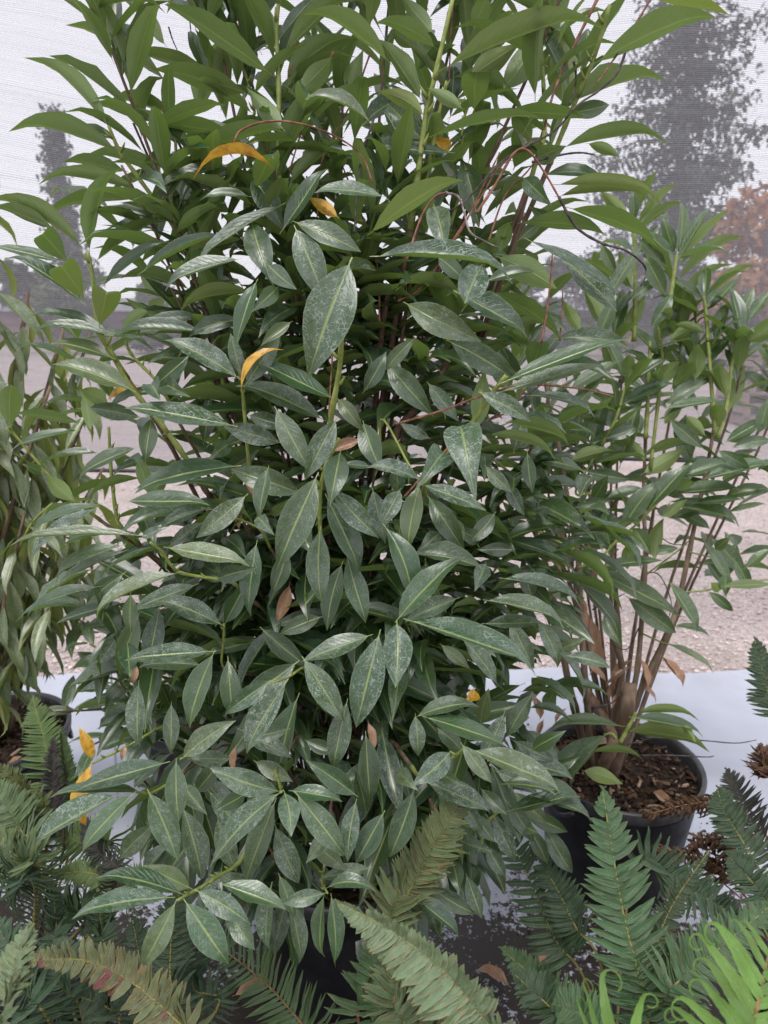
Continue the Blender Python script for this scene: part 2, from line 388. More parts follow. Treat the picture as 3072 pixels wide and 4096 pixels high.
# ------------------------------------------------------------------ far background
def foliage_cards(mb, centre, rad, count, size, rr, droop=.0):
    for i in range(count):
        while True:
            d = Vector((rr.uniform(-1, 1), rr.uniform(-1, 1), rr.uniform(-1, 1)))
            if d.length < 1: break
        p = Vector(centre) + Vector((d.x * rad[0], d.y * rad[1], d.z * rad[2]))
        a = Vector((rr.gauss(0, 1), rr.gauss(0, 1), rr.gauss(0, 1) - droop)).normalized(); b = a.cross(Vector((rr.gauss(0, 1), rr.gauss(0, 1), rr.gauss(0, 1)))).normalized()
        s = size * rr.uniform(.5, 1.3)
        mb.add([p - a * s, p + b * s * .45, p + a * s, p - b * s * .45 + a * s * .2], [(0, 1, 2, 3)])
def conifer(x, y, h, w, label, seed, dens=1.0, size=.32):
    rr = random.Random(seed); root = empty('conifer_tree', (x, y, 0)); tag(root, label, 'tree', 'conifers beyond the netting')
    mb = MB().tube([(0, 0, 0), (.05, 0, h * .5), (0, 0, h)], [.20, .12, .02], 8); mb.build('trunk', M['bark'], root)
    cr = MB(); br = MB(); z = h * .06
    while z < h * .99:
        t = z / h; reach = w * (1 - t) ** .95 * rr.uniform(.7, 1.1) + .12
        for k in range(5):
            a = rr.uniform(0, 6.28); L = reach * rr.uniform(.6, 1.05)
            tip = Vector((math.cos(a) * L, math.sin(a) * L, z + L * rr.uniform(-.28, .12)))
            br.tube([(0, 0, z), Vector((0, 0, z)).lerp(tip, .5) + Vector((0, 0, .08 * L)), tip], [.035, .022, .008], 4, False)
            m = max(2, int(L / .42))
            for q in range(m):
                s = (q + .8) / m; c = Vector((0, 0, z)).lerp(tip, s)
                foliage_cards(cr, c - Vector((0, 0, .12)), (.42, .42, .42), int(8 * dens * (1 if z < 14 else .4)), size, rr, .8)
        z += .24 + rr.uniform(0, .22)
    br.build('branches', M['bark'], root); cr.build('crown', M['needle'], root, False)
    return root
conifer(10.6, 28, 25, 4.6, 'tall dark green conifer towering at the right behind the netting', 4, 2.6, .13)
conifer(-12.6, 30, 9.0, 1.6, 'narrow grey green conifer seen at the left behind the netting', 9, 1.3, .16)
conifer(-13.8, 33, 6.6, 1.5, 'shorter conifer half hidden beside the narrow one at the left', 12, 1.3, .16)
def broadleaf(x, y, h, w, mat, label, seed, cnt, size, grp, trunk_h=.45):
    rr = random.Random(seed); root = empty('broadleaf_tree', (x, y, 0)); tag(root, label, 'tree', grp)
    tr = MB(); tr.tube([(0, 0, 0), (.1, 0, h * trunk_h), (0, .1, h * .9)], [h * .03, h * .022, .03], 7)
    cr = MB()
    for i in range(11):
        a = rr.uniform(0, 6.28); L = w * rr.uniform(.4, 1); zz = h * rr.uniform(trunk_h * .7, .95)
        tip = Vector((math.cos(a) * L, math.sin(a) * L, zz)); st = Vector((.05, .02, h * trunk_h * rr.uniform(.6, 1)))
        tr.tube([st, st.lerp(tip, .5) + Vector((0, 0, .2)), tip], [h * .013, h * .008, .01], 5, False)
        foliage_cards(cr, tip, (w * .36, w * .36, h * .13), cnt, size, rr, .2)
    tr.build('trunk', M['bark'], root); cr.build('crown', mat, root, False)
broadleaf(11.1, 22, 5.0, 1.5, M['rust'], 'rust brown autumn tree at the right behind the netting', 21, 110, .17, 'broadleaf trees beyond the netting')
broadleaf(14.8, 27, 4.8, 1.9, M['rust'], 'sparse orange autumn tree at the far right edge', 22, 80, .17, 'broadleaf trees beyond the netting')
broadleaf(-11.5, 26, 3.0, 1.7, M['hedge'], 'bushy tree turning yellow below the narrow conifer at the left', 23, 170, .2, 'broadleaf trees beyond the netting', .2)
broadleaf(-7.5, 27, 3.0, 1.8, M['hedge'], 'low bushy tree behind the middle of the large shrub', 24, 170, .2, 'broadleaf trees beyond the netting', .2)
broadleaf(6.2, 24, 3.0, 1.9, M['hedge'], 'green and gold bushy tree left of the tall conifer trunk', 25, 170, .2, 'broadleaf trees beyond the netting', .2)
broadleaf(10.2, 23, 2.6, 1.5, M['hedge'], 'low green bush at the foot of the rust brown tree', 26, 150, .2, 'broadleaf trees beyond the netting', .2)
def shed(x, y, w, d, h, label):
    root = empty('low_shed', (x, y, 0)); tag(root, label, 'shed', 'low sheds beyond the yard')
    MB().box((0, 0, h * .5), (w / 2, d / 2, h * .5)).build('wall', M['shed'], root, False)
    MB().add([(-w / 2 - .3, -d / 2 - .3, h + .004), (w / 2 + .3, -d / 2 - .3, h + .004), (w / 2 + .3, 0, h + .6), (-w / 2 - .3, 0, h + .6), (w / 2 + .3, d / 2 + .3, h + .004), (-w / 2 - .3, d / 2 + .3, h + .004)],
             [(0, 1, 2, 3), (3, 2, 4, 5), (0, 3, 5), (1, 4, 2), (0, 5, 4, 1)]).build('roof', M['shedroof'], root, False)
    for k in range(5):
        xx = -w / 2 + (k + .5) * w / 5
        wd = MB().box((xx, -d / 2 - .02, h * .55), (.45, .03, h * .22)).build('window', M['tub'], root, False)
        MB().box((xx, -d / 2 - .06, h * .55), (.03, .015, h * .22)).build('frame', M['shedroof'], wd, False)
shed(15.5, 35, 15, 4, 1.55, 'long low grey and reddish shed behind the pallets')
shed(-14.5, 35, 16, 4, 1.5, 'long low shed at the left behind the netting')
tb = empty('black_bin', (13.0, 31, 0)); tag(tb, 'black tapered bin standing far off before the low shed', 'bin')
MB().add([(-.26, -.26, 0), (.26, -.26, 0), (.26, .26, 0), (-.26, .26, 0), (-.36, -.36, 1.12), (.36, -.36, 1.12), (.36, .36, 1.12), (-.36, .36, 1.12)],
         [(0, 1, 5, 4), (1, 2, 6, 5), (2, 3, 7, 6), (3, 0, 4, 7), (3, 2, 1, 0)]).build('body', M['tub'], tb, False)
MB().box((0, 0, 1.16), (.39, .39, .035)).build('lid', M['rim'], tb, False)
# pallets
def make_pallet():
    p = empty('wooden_pallet', (0, 0, 0))
    bd = MB().box((0, 0, 0), (.60, .05, .011)); me = mesh('board', bd.v, bd.f, bd.uv, False); me.materials.append(M['wood'])
    st = MB().box((0, 0, 0), (.019, .5, .045)); ms = mesh('stringer', st.v, st.f, st.uv, False); ms.materials.append(M['wood'])
    for i in range(7): link('deck_board', me, None, p, Matrix.Translation((0, -.45 + i * .15, .134)))
    for i in range(3): link('bottom_board', me, None, p, Matrix.Translation((0, -.45 + i * .45, .012)))
    for i in range(3): link('stringer', ms, None, p, Matrix.Translation((-.57 + i * .57, 0, .073)))
    return p
proto = make_pallet(); px0, py0 = 5.30, 9.6
ords = ['bottom pallet of the weathered wooden stack on the gravel', 'weathered pallet second from the bottom of the stack', 'weathered pallet third from the bottom of the stack', 'weathered pallet fourth from the bottom of the stack',
        'weathered pallet fifth from the bottom of the stack', 'weathered pallet sixth from the bottom of the stack', 'weathered pallet second from the top of the stack', 'topmost weathered pallet of the stack at the right']
for i in range(8):
    if i == 0: o = proto
    else:
        o = proto.copy(); C.objects.link(o)
        for ch in list(proto.children):
            c = ch.copy(); C.objects.link(c); c.parent = o
    o.location = (px0 + rnd.uniform(-.05, .05), py0 + rnd.uniform(-.05, .05), .002 + i * .150); o.rotation_euler.z = rnd.uniform(-.06, .06)
    tag(o, ords[i], 'pallet', 'pallets stacked at the right')

# ------------------------------------------------------------------ shade netting on the side of the growing house
def net_mat():
    N = NT('pale_shade_netting'); uv = N.n('ShaderNodeUVMap').outputs[0]
    sx = N.n('ShaderNodeSeparateXYZ'); N.l(uv, sx.inputs[0])
    mp = N.n('ShaderNodeMapping'); N.l(uv, mp.inputs[0]); mp.inputs['Scale'].default_value = (.35, 9, 1)
    wob = N.noise(mp.outputs[0], 1.0, 5); 
    mp2 = N.n('ShaderNodeMapping'); N.l(uv, mp2.inputs[0]); mp2.inputs['Scale'].default_value = (.22, 60, 1)
    stk = N.noise(mp2.outputs[0], 1.0, 3, rough=.7)
    yy = N.math('ADD', N.math('MULTIPLY', sx.outputs[1], 165.0), N.math('MULTIPLY', wob, 3.0))
    ln = N.math('ABSOLUTE', N.math('SUBTRACT', N.math('FRACT', yy), .5))
    xx = N.math('ABSOLUTE', N.math('SUBTRACT', N.math('FRACT', N.math('MULTIPLY', sx.outputs[0], 210.0)), .5))
    thick = N.math('ADD', .20, N.math('MULTIPLY', N.step(stk, .40, .68), .09))
    hl = N.math('ADD', .34, N.math('MULTIPLY', N.math('SUBTRACT', 1.0, N.step(N.math('SUBTRACT', ln, thick), -.14, .14)), .46))
    vl = N.math('MULTIPLY', N.math('SUBTRACT', 1.0, N.step(xx, .04, .12)), .5)
    cov = N.math('MAXIMUM', hl, vl)
    d = N.n('ShaderNodeBsdfDiffuse'); d.inputs[0].default_value = (.29, .285, .315, 1)
    tl = N.n('ShaderNodeBsdfTranslucent'); tl.inputs[0].default_value = (.33, .325, .355, 1)
    m1 = N.n('ShaderNodeMixShader'); m1.inputs[0].default_value = .55; N.l(d.outputs[0], m1.inputs[1]); N.l(tl.outputs[0], m1.inputs[2])
    tp = N.n('ShaderNodeBsdfTransparent')
    m2 = N.n('ShaderNodeMixShader'); N.l(N.math('MULTIPLY', cov, .86), m2.inputs[0]); N.l(tp.outputs[0], m2.inputs[1]); N.l(m1.outputs[0], m2.inputs[2])
    return N.done(m2.outputs[0])
M['net'] = net_mat()
NETY = 2.85
def net_y(x, z): return NETY + .02 * math.sin(x * 2.1 + z) + .012 * math.sin(x * 5.3 - z * 3) - .10 * max(0, z - 1.9) ** 2
def net_hem(x): return .855 + .012 * x + .012 * math.sin(x * 2.3)
nr = empty('shade_net', (0, NETY, .85)); tag(nr, 'pale woven shade netting hanging behind the shrubs', 'netting')
v = []; f = []; uv = []; nx, nz = 100, 60
for j in range(nz + 1):
    for i in range(nx + 1):
        x = -3.6 + 7.2 * i / nx; z0 = net_hem(x); z = z0 + (3.35 - z0) * j / nz
        v.append((x, net_y(x, z) - NETY, z - .85))
        # threads sag and are pulled together near the left edge
        uv.append((x, z + .05 * math.sin(x * .9 + .4) - .12 * math.exp(-((x + 1.6) / .5) ** 2) * math.exp(-((z - 2.2) / .5) ** 2) + .012 * math.sin(x * 6 + z * 2)))
for j in range(nz):
    for i in range(nx):
        a = j * (nx + 1) + i; f.append((a, a + 1, a + nx + 2, a + nx + 1))
link('netting', mesh('netting', v, f, uv), M['net'], nr)
xs = [-3.6 + .2 * i for i in range(37)]
MB().tube([(x, net_y(x, net_hem(x)) - NETY, net_hem(x) - .85 - .004) for x in xs], .008, 8).build('hem_pipe', M['pipe'], nr)
MB().tube([(x, net_y(x, 3.35) - NETY, 3.35 - .85) for x in xs], .02, 8).build('top_rail', M['pipe'], nr)
for x in (-3.58, 3.58):
    MB().tube([(x, net_y(x, 0) - NETY + .04, -.85), (x, net_y(x, 2) - NETY + .04, 1.1), (x, net_y(x, 3.4) - NETY + .04, 2.55)], .021, 8).build('post', M['pipe'], nr)

# ------------------------------------------------------------------ laurel leaves
def leaf_shape(arch=.06, fold=.10, tipcurl=.05, wave=.01, blunt=0.0, seed=0, nseg=10, twist=0.0):
    """unit leaf: base at 0, tip at x=1, half width .5 in y (scaled per leaf), top side +z"""
    rr = random.Random(seed); v = []; f = []; uv = []
    ss = [0.0, .07] + [.07 + .93 * (i / (nseg - 1)) ** .97 for i in range(1, nseg)]
    skew = rr.uniform(-.10, .10); ph = rr.uniform(0, 6)
    rows = []
    for i, s in enumerate(ss):
        t = max(0, (s - .07) / .93)
        w = (t ** (.98 - .1 * blunt)) * ((1 - t) ** (1.16 - .66 * blunt)) * (4.36 - 1.85 * blunt) if 0 < t < 1 else 0
        w = min(w, 1.0) * .5
        cz = arch * 4 * s * (1 - s) - tipcurl * max(0, s - .78) ** 2 * 12
        cy = skew * math.sin(s * math.pi)
        if i < 2 :                                     # petiole: flat strip two faces wide, a little thick
            hw = .012
            row = [(s, cy - hw * 1.3, cz), (s, cy, cz + .004), (s, cy + hw * 1.3, cz)]; uvr = [(0, .495), (0, .5), (0, .505)]
        elif i == len(ss) - 1:
            row = [(s, cy, cz)]; uvr = [(1, .5)]
        else:
            row = []; uvr = []
            for q in (-1, -.55, 0, .55, 1):
                z = cz + fold * abs(q) * w * 2 * (1.0 - .35 * abs(q)) + wave * math.sin(s * 17 + ph + q) * abs(q)
                z += q * w * math.tan(twist * (s - .3)) * .36
                row.append((s, cy + q * w, z)); uvr.append((t, .5 + .5 * q))
        rows.append((len(v), len(row))); v += row; uv += uvr
    for i in range(len(rows) - 1):
        (a, na), (b, nb) = rows[i], rows[i + 1]
        if na == nb:
            for k in range(na - 1): f.append((a + k, b + k, b + k + 1, a + k + 1))
        elif nb == 1:
            for k in range(na - 1): f.append((a + k, b, a + k + 1))
        elif na == 3 and nb == 5:
            f += [(a, b, b + 1), (a, b + 1, b + 2, a + 1), (a + 1, b + 2, b + 3, a + 2), (a + 2, b + 3, b + 4)]
    return np.array(v), f, np.array(uv)
def leaf_mesh(name, mat, **kw):
    v, f, uv = leaf_shape(**kw)
    me = mesh(name, v, f, uv); me.materials.append(mat); return me
VAR = []
for k in range(22):
    rr = random.Random(100 + k)
    VAR.append(dict(arch=rr.uniform(.02, .07), fold=rr.uniform(.04, .20), tipcurl=rr.uniform(.0, .22), wave=rr.uniform(.004, .018), seed=k, twist=rr.uniform(-.8, .8)))
LEAF = [leaf_mesh('leaf', M['leaf'], **kw) for kw in VAR]
FLAT = [leaf_mesh('leaf', M['leaf'], arch=.004 + .008 * k, fold=.05 + .03 * k, tipcurl=.05 + .06 * k, wave=.005, seed=30 + k) for k in range(4)]
ARCHED = [leaf_mesh('leaf', M['leaf'], arch=.15 + .03 * k, fold=.12, tipcurl=.25, wave=.008, seed=40 + k) for k in range(3)]
BLUNT = [leaf_mesh('leaf', M['leaf'], arch=.05, fold=.10 + .05 * k, tipcurl=.3 * k, wave=.01, blunt=1, seed=60 + k) for k in range(2)]
DEADL = [leaf_mesh('dead_leaf', M['leaf'], arch=.08 - .09 * k, fold=.14 + .05 * k, tipcurl=.25, wave=.022, seed=50 + k, twist=.9 * (k - 1)) for k in range(3)]
ASPECT = .32
def leaf_frame(base, tip, nrm, width):
    """matrix for a leaf from base to tip, upper side towards nrm"""
    x = tip - base; L = x.length; xn = x / L
    z = nrm - xn * nrm.dot(xn)
    z = z.normalized() if z.length > 1e-6 else xn.orthogonal().normalized()
    y = z.cross(xn)
    m = Matrix.Identity(4)
    for r in range(3):
        m[r][0] = x[r]; m[r][1] = y[r] * width; m[r][2] = z[r] * L; m[r][3] = base[r]
    return m
def traced_frame(bx, by, tx, ty, wpx, side, d, dt=None):
    """place a leaf from where its base, tip and width are seen, at its own distance d"""
    bx, by, tx, ty = bx - .04 * (tx - bx), by - .04 * (ty - by), tx + .10 * (tx - bx), ty + .10 * (ty - by)
    l = math.hypot(tx - bx, ty - by) / FPX * d; w = max(wpx / FPX * d, .006)
    L = max(l, min(w / .45, l * 2.6, .15))
    if dt is None: dt = -math.sqrt(max(0, L * L - l * l)) - (.012 if side == 't' else 0)
    b = P(bx, by, d); t = P(tx, ty, d + dt)
    x = (t - b); L = x.length; xn = x.normalized()
    W = max(w * .88, min(ASPECT * L, w / .55))
    c = min(1, w / W); s = math.sqrt(1 - c * c)
    nc = (CAM - (b + t) * .5); nc = (nc - xn * nc.dot(xn)).normalized(); ns = xn.cross(nc)
    if ns.z < 0: ns = -ns
    n = nc * (c if side == 't' else -c) + ns * s
    return leaf_frame(b, t, n, W)
def put_leaf(root, m, me, data, name='leaf'):
    o = bpy.data.objects.new(name, me); C.objects.link(o); o.parent = root
    o.matrix_basis = Matrix.Translation(-root.location) @ m; o.color = data
    return o
def leaf_mass(name, root, items, parent=None):
    """every further leaf of one shrub in one mesh (items: matrix, variant, data)"""
    V = []; F = []; U = []; D = []; I = []; n = 0; cache = {}
    off = np.array(root.location)
    for (m, k, data) in items:
        if k not in cache: cache[k] = leaf_shape(**{**VAR[k], 'nseg': 7})
        v, f, uv = cache[k]; A = np.array(m)
        w = v @ A[:3, :3].T + A[:3, 3] - off
        V.append(w); U.append(uv); F.extend([tuple(i + n for i in q) for q in f]); n += len(v)
        D.append(np.tile(np.array(data), (len(v), 1))); I.append(np.full(len(v), rnd.random() * 90))
    V = np.concatenate(V); U = np.concatenate(U); me = mesh(name, V.tolist(), F, U)
    a = me.attributes.new('leafdata', 'FLOAT_COLOR', 'POINT'); a.data.foreach_set('color', np.concatenate(D).astype(np.float32).ravel())
    b = me.attributes.new('leafid', 'FLOAT', 'POINT'); b.data.foreach_set('value', np.concatenate(I).astype(np.float32))
    o = link(name, me, M['leaf_mass'], root); o['kind'] = 'stuff'; return o

def pot(root, r, h, soil_z, chips=0, seed=0):
    """nursery can under its shrub: body > rim, soil, bark mulch"""
    b = MB().lathe([(0, .004), (r * .80, .004), (r * .82, .012), (r * .93, h * .80), (r * .95, h * .82), (r * .97, h * .86), (r * .985, h - .035), (r * .955, h - .035), (r * .93, h * .7), (r * .80, .02), (0, .02)], 48).build('pot', M['pot'], root)
    MB().lathe([(r * .957, h - .036), (r * 1.0, h - .034), (r * 1.015, h - .03), (r * 1.03, h - .004), (r * 1.025, h), (r * .985, h), (r * .965, h - .006), (r * .957, h - .036)], 48).build('rim', M['rim'], b)
    for k in range(2):
        a = .5 + math.pi * k
        MB().tube([(r * .99 * math.cos(a + t), r * .99 * math.sin(a + t), h - .05 - .03 * math.sin((t + .25) / .5 * math.pi)) for t in [-.25 + .05 * i for i in range(11)]], .006, 6).build('handle', M['rim'], b)
    rr = random.Random(seed); v = [(0, 0, soil_z + .012)]; f = []
    for j in range(1, 9):
        for k in range(36):
            a = 6.2832 * k / 36; q = r * .945 * j / 8
            v.append((q * math.cos(a), q * math.sin(a), soil_z + rr.uniform(-.006, .008) + .01 * (1 - j / 8)))
    for k in range(36): f.append((0, 1 + k, 1 + (k + 1) % 36))
    for j in range(7):
        for k in range(36):
            a = 1 + j * 36 + k; b2 = 1 + j * 36 + (k + 1) % 36; f.append((a, a + 36, b2 + 36, b2))
    s = link('soil', mesh('soil', v, f), M['soil'], root)
    if chips:
        for mat, frac, nm in ((M['chip'], .82, 'bark_mulch'), (M['chip_pale'], .18, 'pale_bark_mulch')):
            mb = MB()
            for i in range(int(chips * frac)):
                q = r * .92 * math.sqrt(rr.random()); a = rr.uniform(0, 6.28); L = rr.uniform(.004, .017) if rr.random() < .85 else rr.uniform(.017, .034)
                rot = Matrix.Rotation(rr.uniform(0, 6.28), 3, 'Z') @ Matrix.Rotation(rr.uniform(-.5, .5), 3, 'Y') @ Matrix.Rotation(rr.uniform(-.6, .6), 3, 'X')
                mb.box((q * math.cos(a), q * math.sin(a), soil_z + .012 + rr.uniform(0, .008)), (L * .5, L * rr.uniform(.12, .25), .0018), rot)
            o = mb.build(nm, mat, s, False); o['kind'] = 'stuff'
        # dark crumbs between the chips
        pts = []; sz = []
        for i in range(chips * 2):
            q = r * .93 * math.sqrt(rr.random()); a = rr.uniform(0, 6.28); pts.append((q * math.cos(a), q * math.sin(a), soil_z + .01)); sz.append(rr.uniform(.002, .007))
        o = scatter('soil_crumbs', pts, sz, M['crumb'], s); o['kind'] = 'stuff'
def stem(root, pts, r0, r1, mat, name='stem', n=14, sides=7, knots=0):
    p = spline(pts, n)
    rad = [r0 + (r1 - r0) * i / (n - 1) for i in range(n)]
    if knots: rad = [r * (1 + (.22 if i % knots == 0 else 0)) for i, r in enumerate(rad)]
    return MB().tube(p, rad, sides).build(name, mat, root, off=world_origin(root))

# traced tiles of the photograph: origin of each and pixels per tile unit
K = .9259
TILE = {1: (0, 0), 2: (1536, 0), 3: (0, 1365), 4: (1536, 1365), 5: (0, 2730), 6: (1536, 2730)}
def tp(t, x, y): return TILE[t][0] + x * K, TILE[t][1] + y * K

